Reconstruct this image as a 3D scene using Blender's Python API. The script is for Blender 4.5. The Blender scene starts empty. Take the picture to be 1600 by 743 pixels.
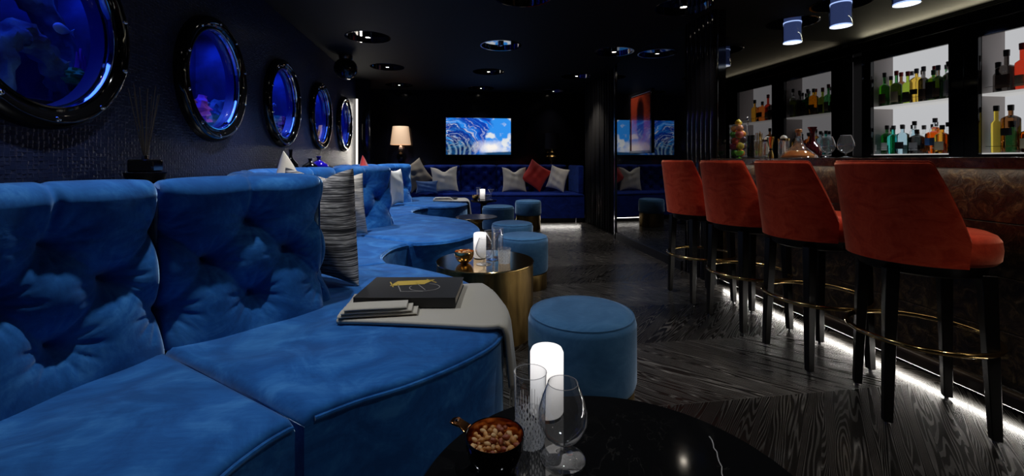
import bpy, math, random
import numpy as np
from mathutils import Vector, Matrix, Euler
from mathutils.geometry import delaunay_2d_cdt
random.seed(7); rng = np.random.default_rng(5)
PI = math.pi
S = bpy.context.scene
COL = S.collection
R = math.radians

# ------------------------------------------------------------------ camera
CAM_H = 1.09
YAW = math.atan(100/680)
cd = bpy.data.cameras.new('camera'); cam = bpy.data.objects.new('camera', cd); COL.objects.link(cam)
cam.location = (0, 0, CAM_H); cam.rotation_euler = (PI/2, 0, -YAW)
cd.sensor_width = 36; cd.lens = 36*680/1600; cd.shift_y = -122.5/1600; cd.clip_start = 0.02
S.camera = cam
S.view_settings.view_transform = 'Standard'; S.view_settings.look = 'None'
S.view_settings.gamma = 1; S.view_settings.use_curve_mapping = False
S.view_settings.exposure = 0.0

# ------------------------------------------------------------------ materials
def mat(name, col, rough=.5, metal=0, **k):
    m = bpy.data.materials.new(name); m.use_nodes = True
    b = m.node_tree.nodes['Principled BSDF']
    b.inputs['Base Color'].default_value = (*col, 1); b.inputs['Roughness'].default_value = rough
    b.inputs['Metallic'].default_value = metal
    for a, v in k.items(): b.inputs[a.replace('_', ' ')].default_value = v
    m['b'] = 1
    return m
def N(m, t, **k):
    n = m.node_tree.nodes.new(t)
    for a, v in k.items():
        if hasattr(n, a): setattr(n, a, v)
        else: n.inputs[a.replace('_', ' ')].default_value = v
    return n
def L(m, a, b): m.node_tree.links.new(a, b)
def P(m): return m.node_tree.nodes['Principled BSDF']
def coords(m, scale=(1, 1, 1), rot=(0, 0, 0), kind='Object'):
    t = N(m, 'ShaderNodeTexCoord'); mp = N(m, 'ShaderNodeMapping')
    mp.inputs['Scale'].default_value = scale; mp.inputs['Rotation'].default_value = rot
    L(m, t.outputs[kind], mp.inputs['Vector']); return mp.outputs['Vector']
def ramp(m, fac, stops):
    r = N(m, 'ShaderNodeValToRGB'); e = r.color_ramp.elements
    while len(e) < len(stops): e.new(.5)
    for i, (p, c) in enumerate(stops): e[i].position = p; e[i].color = (*c, 1)
    L(m, fac, r.inputs['Fac']); return r.outputs['Color']
def noise(m, vec, sc, det=3, dist=0, rough=.5):
    n = N(m, 'ShaderNodeTexNoise'); n.inputs['Scale'].default_value = sc; n.inputs['Detail'].default_value = det
    n.inputs['Distortion'].default_value = dist; n.inputs['Roughness'].default_value = rough
    L(m, vec, n.inputs['Vector']); return n.outputs['Fac']
def bump(m, h, strength=.3, dist=.01):
    b = N(m, 'ShaderNodeBump'); b.inputs['Strength'].default_value = strength; b.inputs['Distance'].default_value = dist
    L(m, h, b.inputs['Height']); L(m, b.outputs['Normal'], P(m).inputs['Normal'])
def velvet(name, dark, mid, light, sheen, sw=.55, sc=5):
    m = mat(name, mid, .85)
    v = coords(m, (1, 1, 1.6))
    n1 = noise(m, v, sc, 6, 1.2, .62); n2 = noise(m, coords(m, (3, 22, 9), (0, 0, .6)), 5, 3, .4)
    mx = N(m, 'ShaderNodeMath', operation='MULTIPLY_ADD'); L(m, n2, mx.inputs[0]); mx.inputs[1].default_value = .22; L(m, n1, mx.inputs[2])
    c = ramp(m, mx.outputs[0], [(.48, dark), (.62, mid), (.8, light)])
    L(m, c, P(m).inputs['Base Color'])
    P(m).inputs['Sheen Weight'].default_value = sw; P(m).inputs['Sheen Roughness'].default_value = .35
    P(m).inputs['Sheen Tint'].default_value = (*sheen, 1); P(m).inputs['Specular IOR Level'].default_value = .15
    bump(m, n1, .25, .008)
    return m
BLUE = velvet('blue_velvet', (.006, .072, .26), (.011, .105, .35), (.035, .18, .47), (.45, .68, .95), 1)
BLUES = velvet('stool_blue_velvet', (.05, .15, .30), (.062, .18, .35), (.09, .23, .42), (.55, .7, .88), 1)
BLUED = velvet('navy_velvet', (.002, .012, .11), (.003, .017, .16), (.006, .026, .23), (.1, .25, 1), .4)
CORAL = velvet('coral_velvet', (.48, .036, .013), (.6, .055, .02), (.7, .085, .035), (1, .45, .3), 1, 9)
REDP = mat('red_fabric', (.55, .02, .012), .8, Sheen_Weight=.3)
CREAM = mat('cream_fabric', (.62, .54, .44), .9, Sheen_Weight=.2)
bump(CREAM, noise(CREAM, coords(CREAM), 60, 2), .2, .004)
WHITEP = mat('white_fabric', (.75, .72, .66), .9)
TAUPE = mat('taupe_fabric', (.32, .26, .19), .9)
LUMB = mat('blue_lumbar_fabric', (.02, .07, .2), .85, Sheen_Weight=.3)
def striped(name, a, b, c, sc):
    m = mat(name, b, .9)
    v = coords(m, (.022, .022, 1)); n = noise(m, v, sc, 4, .05, .75)
    L(m, ramp(m, n, [(.38, a), (.46, b), (.50, c), (.54, b), (.62, a)]), P(m).inputs['Base Color'])
    bump(m, n, .2, .004); return m
STRIPE = striped('striped_grey_fabric', (.012, .011, .012), (.13, .12, .11), (.72, .66, .58), 70)
STRIPEL = striped('striped_pale_fabric', (.12, .11, .1), (.36, .32, .28), (.66, .58, .48), 48)
THROW = mat('beige_wool', (.43, .39, .32), .92, Sheen_Weight=.3)
bump(THROW, noise(THROW, coords(THROW, (1, 1, 1)), 220, 2), .25, .002)
BLACKG = mat('black_gloss', (.004, .004, .005), .06)
BLACKS = mat('black_satin', (.006, .006, .007), .32)
BLACKW = mat('black_lacquer_wood', (.004, .0037, .0035), .34, Specular_IOR_Level=.3)
WALLG = mat('black_glass_wall', (.003, .003, .0035), .02, Specular_IOR_Level=.8, Coat_Weight=1.0, Coat_Roughness=.01)
BACKW = mat('black_back_wall', (.003, .003, .005), .12)
CEIL = mat('ceiling_black', (.004, .0045, .0045), .7, Specular_IOR_Level=.2)
CHROME = mat('chrome', (.75, .76, .78), .06, 1)
DMIRROR = mat('dark_mirror', (.42, .41, .4), .015, 1)
SMOKE = mat('smoked_mirror', (.2, .19, .19), .01, 1)
BRASS = mat('polished_brass', (.68, .46, .19), .14, 1)
BRASSD = mat('aged_brass', (.30, .2, .075), .22, 1)
v = coords(BRASSD, (1, 1, .25)); nn = noise(BRASSD, v, 14, 5, .5)
L(BRASSD, ramp(BRASSD, nn, [(.35, (.15, .095, .032)), (.55, (.30, .195, .07)), (.75, (.46, .32, .12))]), P(BRASSD).inputs['Base Color'])
rr = N(BRASSD, 'ShaderNodeMapRange'); rr.inputs['To Min'].default_value = .26; rr.inputs['To Max'].default_value = .5
L(BRASSD, nn, rr.inputs['Value']); L(BRASSD, rr.outputs[0], P(BRASSD).inputs['Roughness'])
DARKBR = mat('dark_bronze', (.09, .07, .045), .25, 1)

def tinted(name, c, rough=0.0, ior=1.35): return mat(name, c, rough, 0, Transmission_Weight=1, IOR=ior)
def emis(name, c, s):
    m = mat(name, (0, 0, 0), .5); P(m).inputs['Emission Color'].default_value = (*c, 1); P(m).inputs['Emission Strength'].default_value = s; return m
# thin pane: partly clear, partly mirror by fresnel
def pane_mat(name, tint, ior=1.5, gain=1.0, milk=0.0, rough=.01):
    m = bpy.data.materials.new(name); m.use_nodes = True; nt = m.node_tree; nt.nodes.clear()
    o = nt.nodes.new('ShaderNodeOutputMaterial'); mx = nt.nodes.new('ShaderNodeMixShader'); t = nt.nodes.new('ShaderNodeBsdfTransparent')
    g = nt.nodes.new('ShaderNodeBsdfGlossy'); f = nt.nodes.new('ShaderNodeFresnel'); ge = nt.nodes.new('ShaderNodeNewGeometry')
    mr = nt.nodes.new('ShaderNodeMapRange'); mr.inputs['To Min'].default_value = ior; mr.inputs['To Max'].default_value = 1/ior
    mu = nt.nodes.new('ShaderNodeMath'); mu.operation = 'MULTIPLY'; mu.use_clamp = True; mu.inputs[1].default_value = gain
    nt.links.new(ge.outputs['Backfacing'], mr.inputs['Value']); nt.links.new(mr.outputs[0], f.inputs['IOR']); nt.links.new(f.outputs[0], mu.inputs[0])
    t.inputs['Color'].default_value = (*tint, 1); g.inputs['Roughness'].default_value = rough
    nt.links.new(mu.outputs[0], mx.inputs[0]); nt.links.new(t.outputs[0], mx.inputs[1]); nt.links.new(g.outputs[0], mx.inputs[2]); last = mx.outputs[0]
    if milk:
        d = nt.nodes.new('ShaderNodeBsdfTranslucent'); d2 = nt.nodes.new('ShaderNodeBsdfDiffuse'); a1 = nt.nodes.new('ShaderNodeMixShader'); a1.inputs[0].default_value = .5
        nt.links.new(d.outputs[0], a1.inputs[1]); nt.links.new(d2.outputs[0], a1.inputs[2])
        m2 = nt.nodes.new('ShaderNodeMixShader'); m2.name = 'milk'; m2.inputs[0].default_value = milk
        nt.links.new(last, m2.inputs[1]); nt.links.new(a1.outputs[0], m2.inputs[2]); last = m2.outputs[0]
    nt.links.new(last, o.inputs[0])
    return m
PANE = pane_mat('porthole_glass', (.9, .93, 1), 1.35)
GLASS = pane_mat('clear_glass', (.94, .95, .96), 1.55, 3.0, .035)
CUTG = pane_mat('cut_crystal', (.9, .92, .94), 1.55, 2.0, .3)
RIMG = pane_mat('glass_rim', (.9, .9, .92), 1.55, 2, .3)  # milky white in the rim stands for its bright edge highlight
PENDG = pane_mat('pendant_glass', (.5, .56, .72), 1.45)

nt_ = CUTG.node_tree; m = CUTG; tc_ = N(m, 'ShaderNodeTexCoord'); sp_x = N(m, 'ShaderNodeSeparateXYZ'); L(m, tc_.outputs['Object'], sp_x.inputs[0])
def cm(op, a, b=None, c=None):
    n = N(CUTG, 'ShaderNodeMath', operation=op)
    for i, q in enumerate((a, b, c)):
        if q is None: continue
        if isinstance(q, (int, float)): n.inputs[i].default_value = q
        else: L(CUTG, q, n.inputs[i])
    return n.outputs[0]
th_ = cm('ARCTAN2', sp_x.outputs['Y'], sp_x.outputs['X'])
zz_ = sp_x.outputs['Z']
la = cm('GREATER_THAN', cm('ABSOLUTE', cm('SINE', cm('MULTIPLY_ADD', th_, 11, cm('MULTIPLY', zz_, 150)))), .90)
lb_ = cm('GREATER_THAN', cm('ABSOLUTE', cm('SINE', cm('SUBTRACT', cm('MULTIPLY', th_, 11), cm('MULTIPLY', zz_, 150)))), .90)
lc_ = cm('MULTIPLY', cm('GREATER_THAN', cm('ABSOLUTE', cm('SINE', cm('MULTIPLY', th_, 16))), .93), cm('LESS_THAN', zz_, cm('MULTIPLY_ADD', cm('ABSOLUTE', cm('SINE', cm('MULTIPLY', th_, 4))), .03, .075)))
low_ = cm('LESS_THAN', zz_, .07)
msk = cm('MAXIMUM', cm('MULTIPLY', cm('MAXIMUM', la, lb_), low_), lc_)
L(CUTG, cm('MULTIPLY', msk, .85), nt_.nodes['milk'].inputs[0])

# ------------------------------------------------------------------ mesh builder
class M:
    def __init__(s): s.v = []; s.f = []
    def add(s, vs, fs):
        o = len(s.v); s.v += [tuple(map(float, p)) for p in vs]; s.f += [tuple(o+i for i in f) for f in fs]; return s
    def box(s, x0, x1, y0, y1, z0, z1):
        vs = [(x, y, z) for z in (z0, z1) for y in (y0, y1) for x in (x0, x1)]
        return s.add(vs, [(0, 2, 3, 1), (4, 5, 7, 6), (0, 1, 5, 4), (2, 6, 7, 3), (0, 4, 6, 2), (1, 3, 7, 5)])
    def prism(s, poly, z0, z1):
        n = len(poly); vs = [(p[0], p[1], z0) for p in poly]+[(p[0], p[1], z1) for p in poly]
        return s.add(vs, [tuple(range(n))[::-1], tuple(range(n, 2*n))]+[(i, (i+1) % n, n+(i+1) % n, n+i) for i in range(n)])
    def lathe(s, prof, n=32, c=(0, 0, 0), rf=None, axis='z', closed=False, caps=True):
        vs = []; fs = []
        for (r, z) in prof:
            for i in range(n):
                a = 2*PI*i/n; q = rf(a, z, r) if rf else r
                x, y = q*math.cos(a), q*math.sin(a)
                p = (x, y, z) if axis == 'z' else ((z, x, y) if axis == 'x' else (x, z, y))
                vs.append((p[0]+c[0], p[1]+c[1], p[2]+c[2]))
        m = len(prof)
        for j in range(m if closed else m-1):
            for i in range(n):
                a, b = j*n+i, j*n+(i+1) % n; k = (j+1) % m; fs.append((a, b, k*n+(i+1) % n, k*n+i))
        if not closed and caps:
            if prof[0][0] > 1e-5: fs.append(tuple(range(n))[::-1])
            if prof[-1][0] > 1e-5: fs.append(tuple(range((m-1)*n, m*n)))
        return s.add(vs, fs)
    def tube(s, pts, r, n=8, closed=False):
        pts = [Vector(p) for p in pts]; m = len(pts); vs = []; fs = []; up = None
        for i, p in enumerate(pts):
            if closed: t = pts[(i+1) % m]-pts[i-1]
            else: t = pts[min(i+1, m-1)]-pts[max(i-1, 0)]
            t.normalize()
            if up is None:
                up = Vector((0, 0, 1)) if abs(t.z) < .9 else Vector((1, 0, 0))
            a = t.cross(up).normalized(); b = a.cross(t).normalized(); up = b
            rr_ = r[i] if isinstance(r, (list, tuple)) else r
            for k in range(n):
                g = 2*PI*k/n; vs.append(tuple(p+a*math.cos(g)*rr_+b*math.sin(g)*rr_))
        for i in range(m if closed else m-1):
            j = (i+1) % m
            for k in range(n): fs.append((i*n+k, i*n+(k+1) % n, j*n+(k+1) % n, j*n+k))
        if not closed: fs += [tuple(range(n)), tuple(range((m-1)*n, m*n))[::-1]]
        return s.add(vs, fs)
    def grid(s, A, cu=False, cv=False):
        nu, nv = A.shape[:2]; fs = []
        for i in range(nu if cu else nu-1):
            for j in range(nv if cv else nv-1):
                fs.append((i*nv+j, ((i+1) % nu)*nv+j, ((i+1) % nu)*nv+(j+1) % nv, i*nv+(j+1) % nv))
        return s.add(A.reshape(-1, 3), fs)
    def build(s, name, material, parent=None, loc=None, rot=None, bev=0, ang=40, smooth=True, seg=2, fix=True):
        me = bpy.data.meshes.new(name); me.from_pydata(s.v, [], s.f); me.update()
        if fix:
            import bmesh
            bm = bmesh.new(); bm.from_mesh(me)
            bmesh.ops.remove_doubles(bm, verts=bm.verts, dist=1e-6)
            bmesh.ops.recalc_face_normals(bm, faces=bm.faces); bm.to_mesh(me); bm.free()
        if smooth:
            me.shade_smooth(); me.set_sharp_from_angle(angle=R(ang))
        me.materials.append(material)
        o = bpy.data.objects.new(name, me); COL.objects.link(o)
        if loc is not None: o.location = loc
        if rot is not None: o.rotation_euler = rot
        if parent is not None: o.parent = parent
        if bev: 
            b = o.modifiers.new('bevel', 'BEVEL'); b.width = bev; b.segments = seg; b.limit_method = 'ANGLE'; b.angle_limit = R(35)
        return o
def tag(o, label=None, cat=None, group=None, kind=None):
    if label: o['label'] = label
    if cat: o['category'] = cat
    if group: o['group'] = group
    if kind: o['kind'] = kind
    return o
def empty(name, label, cat, loc=(0, 0, 0), rz=0, group=None, rot=None):
    o = bpy.data.objects.new(name, None); COL.objects.link(o); o.location = loc
    o.rotation_euler = rot if rot else (0, 0, rz); o.empty_display_size = .05
    return tag(o, label, cat, group)
def copy_tree(o, parent=None):
    c = o.copy(); COL.objects.link(c)
    if parent is not None: c.parent = parent
    for ch in list(o.children): copy_tree(ch, c)
    return c
def struct(o): o['kind'] = 'structure'; return o
def spot(loc, energy, size=70, blend=.8, col=(1, .93, .84), rad=.03, target=None):
    l = bpy.data.lights.new('spot', 'SPOT'); l.energy = energy; l.spot_size = R(size); l.spot_blend = blend; l.color = col; l.shadow_soft_size = rad
    o = bpy.data.objects.new('spot_lamp', l); COL.objects.link(o); o.location = loc
    if target: o.rotation_euler = (Vector(target)-Vector(loc)).to_track_quat('-Z', 'Y').to_euler()
    return o
def area(loc, sx, sy, energy, rot=(0, 0, 0), col=(1, .95, .88), spread=180):
    l = bpy.data.lights.new('area', 'AREA'); l.shape = 'RECTANGLE'; l.size = sx; l.size_y = sy; l.energy = energy; l.color = col; l.spread = R(spread)
    o = bpy.data.objects.new('area_lamp', l); COL.objects.link(o); o.location = loc; o.rotation_euler = rot; return o
def point(loc, energy, col=(1, 1, 1), rad=.03):
    l = bpy.data.lights.new('point', 'POINT'); l.energy = energy; l.color = col; l.shadow_soft_size = rad
    o = bpy.data.objects.new('point_lamp', l); COL.objects.link(o); o.location = loc; return o
def catmull(pts, n=12):
    pts = [np.array(p, float) for p in pts]; q = [2*pts[0]-pts[1]]+pts+[2*pts[-1]-pts[-2]]; out = []
    for i in range(1, len(q)-2):
        for k in range(n):
            t = k/n; a, b, c, d = q[i-1:i+3]
            out.append(.5*((2*b)+(c-a)*t+(2*a-5*b+4*c-d)*t*t+(3*b-a-3*c+d)*t**3))
    out.append(pts[-1]); return np.array(out)
def resample(P_, n):
    d = np.r_[0, np.cumsum(np.linalg.norm(np.diff(P_, axis=0), axis=1))]; t = np.linspace(0, d[-1], n)
    return np.stack([np.interp(t, d, P_[:, k]) for k in range(P_.shape[1])], 1)
def plate_holes(a0, a1, b0, b1, holes, n=64, extra=0):
    """flat rectangle in (a,b) with circular holes -> verts2d, faces"""
    vs = [Vector(p) for p in ((a0, b0), (a1, b0), (a1, b1), (a0, b1))]; es = [(0, 1), (1, 2), (2, 3), (3, 0)]
    for (ca, cb, r) in holes:
        o = len(vs); vs += [Vector((ca+r*math.cos(2*PI*i/n), cb+r*math.sin(2*PI*i/n))) for i in range(n)]
        es += [(o+i, o+(i+1) % n) for i in range(n)]
    r_ = delaunay_2d_cdt(vs, es, [], 0, 1e-6); ov, of = r_[0], r_[2]; fs = []
    for f in of:
        c = sum((ov[i] for i in f), Vector((0, 0)))/len(f)
        ok = True
        for ca, cb, r in holes:
            q = c-Vector((ca, cb)); g = (math.atan2(q.y, q.x) % (2*PI/n))-PI/n
            if q.length*math.cos(g) < r*math.cos(PI/n)*.99999: ok = False; break
        if ok: fs.append(tuple(f))
    return [tuple(p) for p in ov], fs

# ------------------------------------------------------------------ room shell
CZ = 2.40; WX = -1.5; BY = 8.4
PY = [1.86, 3.04, 4.22, 5.40, 6.58]; PZ = 1.60
# floor: cerused black oak laid in chevron bands
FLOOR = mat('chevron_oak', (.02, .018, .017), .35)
m = FLOOR; tc = N(m, 'ShaderNodeTexCoord'); sx = N(m, 'ShaderNodeSeparateXYZ'); L(m, tc.outputs['Object'], sx.inputs[0])
def mth(op, a, b=None, c=None):
    n = N(m, 'ShaderNodeMath', operation=op)
    for i, q in enumerate((a, b, c)):
        if q is None: continue
        if isinstance(q, (int, float)): n.inputs[i].default_value = q
        else: L(m, q, n.inputs[i])
    return n.outputs[0]
band = mth('DIVIDE', mth('SUBTRACT', sx.outputs['Y'], 1.81-.63*20), .63)
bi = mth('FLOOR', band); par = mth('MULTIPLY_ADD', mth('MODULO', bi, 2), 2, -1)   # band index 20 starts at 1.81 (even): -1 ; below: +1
yl = mth('MULTIPLY', mth('FRACT', band), .63)
ys = mth('MULTIPLY', yl, par)
# along = (x + par*y)/sqrt2 ; across = (x - par*y)/sqrt2 ; for par +1 planks run +45deg
al = mth('MULTIPLY', mth('ADD', sx.outputs['X'], ys), .7071)
ac = mth('MULTIPLY', mth('SUBTRACT', sx.outputs['X'], ys), .7071)
pl = mth('DIVIDE', ac, .088); pid = mth('FLOOR', pl); pf = mth('FRACT', pl)
wn = N(m, 'ShaderNodeTexWhiteNoise', noise_dimensions='2D'); cmb = N(m, 'ShaderNodeCombineXYZ'); L(m, pid, cmb.inputs[0]); L(m, bi, cmb.inputs[1]); L(m, cmb.outputs[0], wn.inputs['Vector'])
rnd = wn.outputs['Value']
gv = N(m, 'ShaderNodeCombineXYZ'); L(m, mth('MULTIPLY_ADD', rnd, 37, mth('MULTIPLY', al, .5)), gv.inputs[0]); L(m, mth('MULTIPLY_ADD', rnd, 11, mth('MULTIPLY', pf, .62)), gv.inputs[1]); L(m, mth('MULTIPLY', rnd, 5), gv.inputs[2])
base_n = noise(m, gv.outputs[0], 2.0, 1.5, .1, .45)
rings = mth('FRACT', mth('ADD', mth('MULTIPLY', base_n, 22), mth('MULTIPLY', pf, 8.0)))
line = mth('SUBTRACT', 1, mth('MULTIPLY', mth('ABSOLUTE', mth('SUBTRACT', rings, .5)), 2))
line = mth('POWER', line, 2.8)
patch = noise(m, tc.outputs['Object'], 2.3, 3, 0, .6)
fin = noise(m, gv.outputs[0], 30, 2)
lf = mth('MULTIPLY', mth('MULTIPLY', line, mth('MULTIPLY_ADD', fin, 1.4, -.05)), mth('MULTIPLY_ADD', patch, 1.8, -.25))
edge = mth('MAXIMUM', mth('LESS_THAN', pf, .02), mth('LESS_THAN', mth('ABSOLUTE', mth('SUBTRACT', mth('FRACT', band), .0)), .006))
colr = ramp(m, lf, [(.0, (.012, .011, .010)), (.3, (.05, .045, .041)), (.75, (.32, .30, .27))])
mix = N(m, 'ShaderNodeMix', data_type='RGBA'); L(m, edge, mix.inputs['Factor']); L(m, colr, mix.inputs[6]); mix.inputs[7].default_value = (.06, .055, .05, 1)
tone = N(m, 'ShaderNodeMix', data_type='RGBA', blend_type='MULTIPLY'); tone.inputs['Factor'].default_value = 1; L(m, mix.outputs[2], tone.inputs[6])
tv = mth('MULTIPLY_ADD', par, -.27, .73); tr = N(m, 'ShaderNodeCombineColor'); [L(m, tv, tr.inputs[q]) for q in range(3)]; L(m, tr.outputs[0], tone.inputs[7])  # alternate bands darkened in the colour, standing in for sheen along the grain
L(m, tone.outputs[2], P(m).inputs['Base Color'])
L(m, mth('MULTIPLY_ADD', line, .25, .22), P(m).inputs['Roughness'])
bump(m, mth('ADD', mth('MULTIPLY', line, -.3), mth('MULTIPLY', edge, -1.0)), .35, .0015)
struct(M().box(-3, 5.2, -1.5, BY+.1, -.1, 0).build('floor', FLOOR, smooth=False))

# ceiling with round recesses
rowX = [-.85, .6, 2.0]; rowY = {-.85: [1.74, 3.29, 4.84, 6.36, 7.86], .6: [.4, 1.92, 3.45, 4.97, 6.48, 8.0], 2.0: [.4, 1.93, 3.48, 5.06, 6.62, 8.15]}
discs = [(x, y, .225) for x in rowX for y in rowY[x]]
BARP = [(3.27, y, .21) for y in (2.16, 2.69, 3.22, 3.74)]
vs, fs = plate_holes(-2.3, 5.2, -1.5, BY+.1, discs+BARP, 48)
mb = M(); mb.add([(x, y, CZ) for x, y in vs], [tuple(f) for f in fs])
struct(mb.build('ceiling', CEIL, smooth=False, fix=False))
struct(M().box(-2.3, 5.2, -1.5, BY+.1, CZ+.16, CZ+.2).build('ceiling', CEIL, smooth=False))

LAMPE = emis('lamp_glow', (1, .9, .75), 22)
def ceiling_light(x, y, lab, on=True):
    t = empty('ceiling_light', lab, 'ceiling light', (x, y, CZ), 0, 'round mirrored lights recessed in the ceiling')
    M().lathe([(.222, .0), (.222, .03), (.0, .03)], 48, caps=False).build('mirror_disc', DMIRROR, t, fix=True)
    M().lathe([(.222, -.004), (.236, -.004), (.238, .0), (.222, .0)], 48, closed=True).build('rim', BLACKG, t)
    M().lathe([(0, .03), (.030, .03), (.034, .026), (.036, -.006), (.03, -.008), (.028, .006), (.0, .006)], 24).build('lamp_holder', BLACKG if on else CHROME, t)
    M().lathe([(0, -.001), (.027, -.001), (.0, .001)], 20).build('bulb', LAMPE if on else CHROME, t)
    return t
rn = {-.85: 'row above the curved banquette', .6: 'middle row of the ceiling', 2.0: 'row nearest the bar side'}
od = ['farthest', 'second farthest', 'third farthest', 'fourth farthest', 'fifth farthest', 'sixth farthest']
for x in rowX:
    ys_ = sorted(rowY[x], reverse=True)
    for i, y in enumerate(ys_):
        off = (x == .6 and abs(y-4.97) < .01)
        ceiling_light(x, y, 'round recessed mirrored light, %s one in the %s%s' % (od[i], rn[x], ', lamp unlit' if off else ''), not off)

# left wall: navy crocodile-embossed covering with five portholes
CROC = mat('navy_crocodile_wall', (.016, .018, .036), .34)
v = coords(CROC, (1, 48, 66)); vo = N(CROC, 'ShaderNodeTexVoronoi', distance='CHEBYCHEV'); vo.inputs['Scale'].default_value = 1.0; vo.inputs['Randomness'].default_value = .35
L(CROC, v, vo.inputs['Vector']); bump(CROC, vo.outputs['Distance'], .9, .006)
L(CROC, ramp(CROC, noise(CROC, coords(CROC, (1, 2, 5)), 6, 3), [(.3, (.006, .010, .036)), (.7, (.013, .020, .062))]), P(CROC).inputs['Base Color'])
vs, fs = plate_holes(-1.5, BY, 0, CZ, [(y, PZ, .335) for y in PY], 64)
struct(M().add([(WX, y, z) for y, z in vs], fs).build('wall_left', CROC, smooth=False, fix=False))
struct(M().box(-2.3, 5.2, BY, BY+.08, 0, CZ).build('wall_back', BACKW, smooth=False))
struct(M().box(4.85, 5.0, -1.5, BY, 0, CZ).build('wall_right', BLACKS, smooth=False))
struct(M().box(-2.3, 5.2, -1.58, -1.5, 0, CZ).build('wall_rear', BLACKS, smooth=False))
# black mirror panel closing the left wall
struct(M().box(WX, -1.27, 7.45, 7.49, .0, CZ).build('wall_far_left', WALLG, smooth=False))
struct(M().box(-1.275, -1.262, 7.43, 7.50, .0, CZ).build('trim_1', BLACKG, bev=.002))
# plinth ledge behind the banquettes
CX = .09; CR = 1.27; CY = [.855, 3.225, 5.595, 7.965]
def xout(y, r=1.425):
    return max((CX-math.sqrt(max(r*r-(y-c)**2, 0)) for c in CY if abs(y-c) <= 1.186), default=-.7)
lp = [(WX+.001, -.3)]+[(xout(y), y) for y in np.arange(-.3, 7.44, .03)]+[(WX+.001, 7.42)]
LEDGE = mat('ledge_black', (.006, .006, .01), .35)
tag(M().prism(lp, .02, .965).build('wall_ledge', LEDGE, ang=30), 'black ledge running between navy wall and backs of the curved banquette', 'ledge')

# wall-wash led strip at far end of the navy wall
LEDW = emis('led_white', (1, .93, .82), 1.6)
st = empty('led_strip', 'vertical white led strip lighting the far end of the navy wall', 'light strip', (WX+.03, 7.41, .98))
M().box(-.02, .01, -.012, .012, 0, 1.1).build('diffuser', LEDW, st, bev=.002)
M().box(-.028, .018, .012, .03, 0, 1.1).build('channel', BLACKS, st, bev=.002)
area((WX+.10, 7.36, 1.5), .03, 1.0, 2.5, (R(-90), 0, R(20)), (1, .93, .82))

# ------------------------------------------------------------------ portholes + aquaria
TANK = mat('tank_backdrop', (.01, .02, .09), .8)
L(TANK, ramp(TANK, noise(TANK, coords(TANK), 3, 4, .5), [(.35, (.004, .008, .05)), (.55, (.01, .03, .18)), (.75, (.03, .1, .4))]), P(TANK).inputs['Base Color'])
LINER = mat('porthole_liner', (.01, .02, .16), .3)
SAND = mat('tank_sand', (.12, .25, .55), .9); bump(SAND, noise(SAND, coords(SAND), 30, 4), .5, .02)
ROCKM = mat('tank_rock', (.05, .12, .3), .9)
L(ROCKM, ramp(ROCKM, noise(ROCKM, coords(ROCKM), 9, 5), [(.35, (.02, .03, .12)), (.5, (.05, .14, .3)), (.62, (.12, .3, .42)), (.75, (.2, .2, .5))]), P(ROCKM).inputs['Base Color'])
CORG = mat('green_coral', (.05, .45, .2), .7); CORP = mat('violet_coral', (.5, .1, .7), .7); CORR = mat('red_coral', (.6, .08, .2), .7)
FISHB = mat('pale_blue_fish', (.25, .5, .9), .4); FISHO = mat('orange_fish', (.9, .3, .08), .4)
def porthole(y, lab):
    t = empty('porthole', lab, 'porthole', (WX, y, PZ), 0, 'round black portholes along the navy wall')
    pr = [(.310, -.02), (.314, .030), (.322, .036), (.330, .034), (.338, .044), (.355, .056), (.372, .055), (.388, .043), (.397, .022), (.399, .0005), (.34, .0005), (.335, -.02)]
    M().lathe([(r, z) for r, z in pr], 96, axis='x', closed=True).build('frame', BLACKG, t)
    M().lathe([(.3085, .008), (.3085, .032), (.3125, .040), (.3185, .040), (.3185, .03), (.313, .008)], 96, axis='x', closed=True).build('inner_rim', CHROME, t)
    b = None
    for k in range(10):
        a = 2*PI*(k+.5)/10
        q = (.054, .360*math.cos(a), .360*math.sin(a))
        if b is None:
            b = M().lathe([(.011, -.004), (.011, .002), (.008, .007), (.003, .009), (0, .009)], 16, axis='x').build('bolt', CHROME, t, loc=q)
        else:
            c = b.copy(); COL.objects.link(c); c.location = q; c.parent = t
    M().add([(0, .309*math.cos(2*PI*k/64), .309*math.sin(2*PI*k/64)) for k in range(64)], [tuple(range(64))]).build('pane', PANE, t, fix=False)
    M().lathe([(.330, -.005), (.330, -.06), (.3095, -.06), (.3095, -.005)], 64, axis='x', closed=True).build('liner', LINER, t)
    z0, z1, a, d0, d1 = -.42, .42, .585, -.06, -.40
    k = M(); k.add([(d0, -a, z0), (d0, a, z0), (d0, a, z1), (d0, -a, z1), (d1, -a, z0), (d1, a, z0), (d1, a, z1), (d1, -a, z1)], [(4, 5, 6, 7), (0, 1, 5, 4), (3, 7, 6, 2), (0, 4, 7, 3), (1, 2, 6, 5)])
    k.build('tank', TANK, t, smooth=False, fix=False)
    A = np.zeros((24, 30, 3)); uu = np.linspace(d0-.004, d1+.004, 24); vv = np.linspace(-a+.004, a-.004, 30)
    for i, p in enumerate(uu):
        for j, q in enumerate(vv): A[i, j] = (p, q, -.285+.02*math.sin(7*q+y)+.015*math.sin(11*p+5*q)+.05*(i/23))
    M().grid(A).build('sand', SAND, t, fix=False)
    return t
names = ['nearest porthole, cut off by the left edge, coral arch and sand behind its glass', 'second porthole from the near end, blue aquarium with small orange fish, beside the reed diffuser',
         'middle one of the five portholes on the navy wall, bright blue lower rim', 'fourth porthole from the near end of the navy wall', 'farthest and smallest-looking porthole beside the white lit strip']
for y, nme in zip(PY, names): porthole(y, nme)
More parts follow.
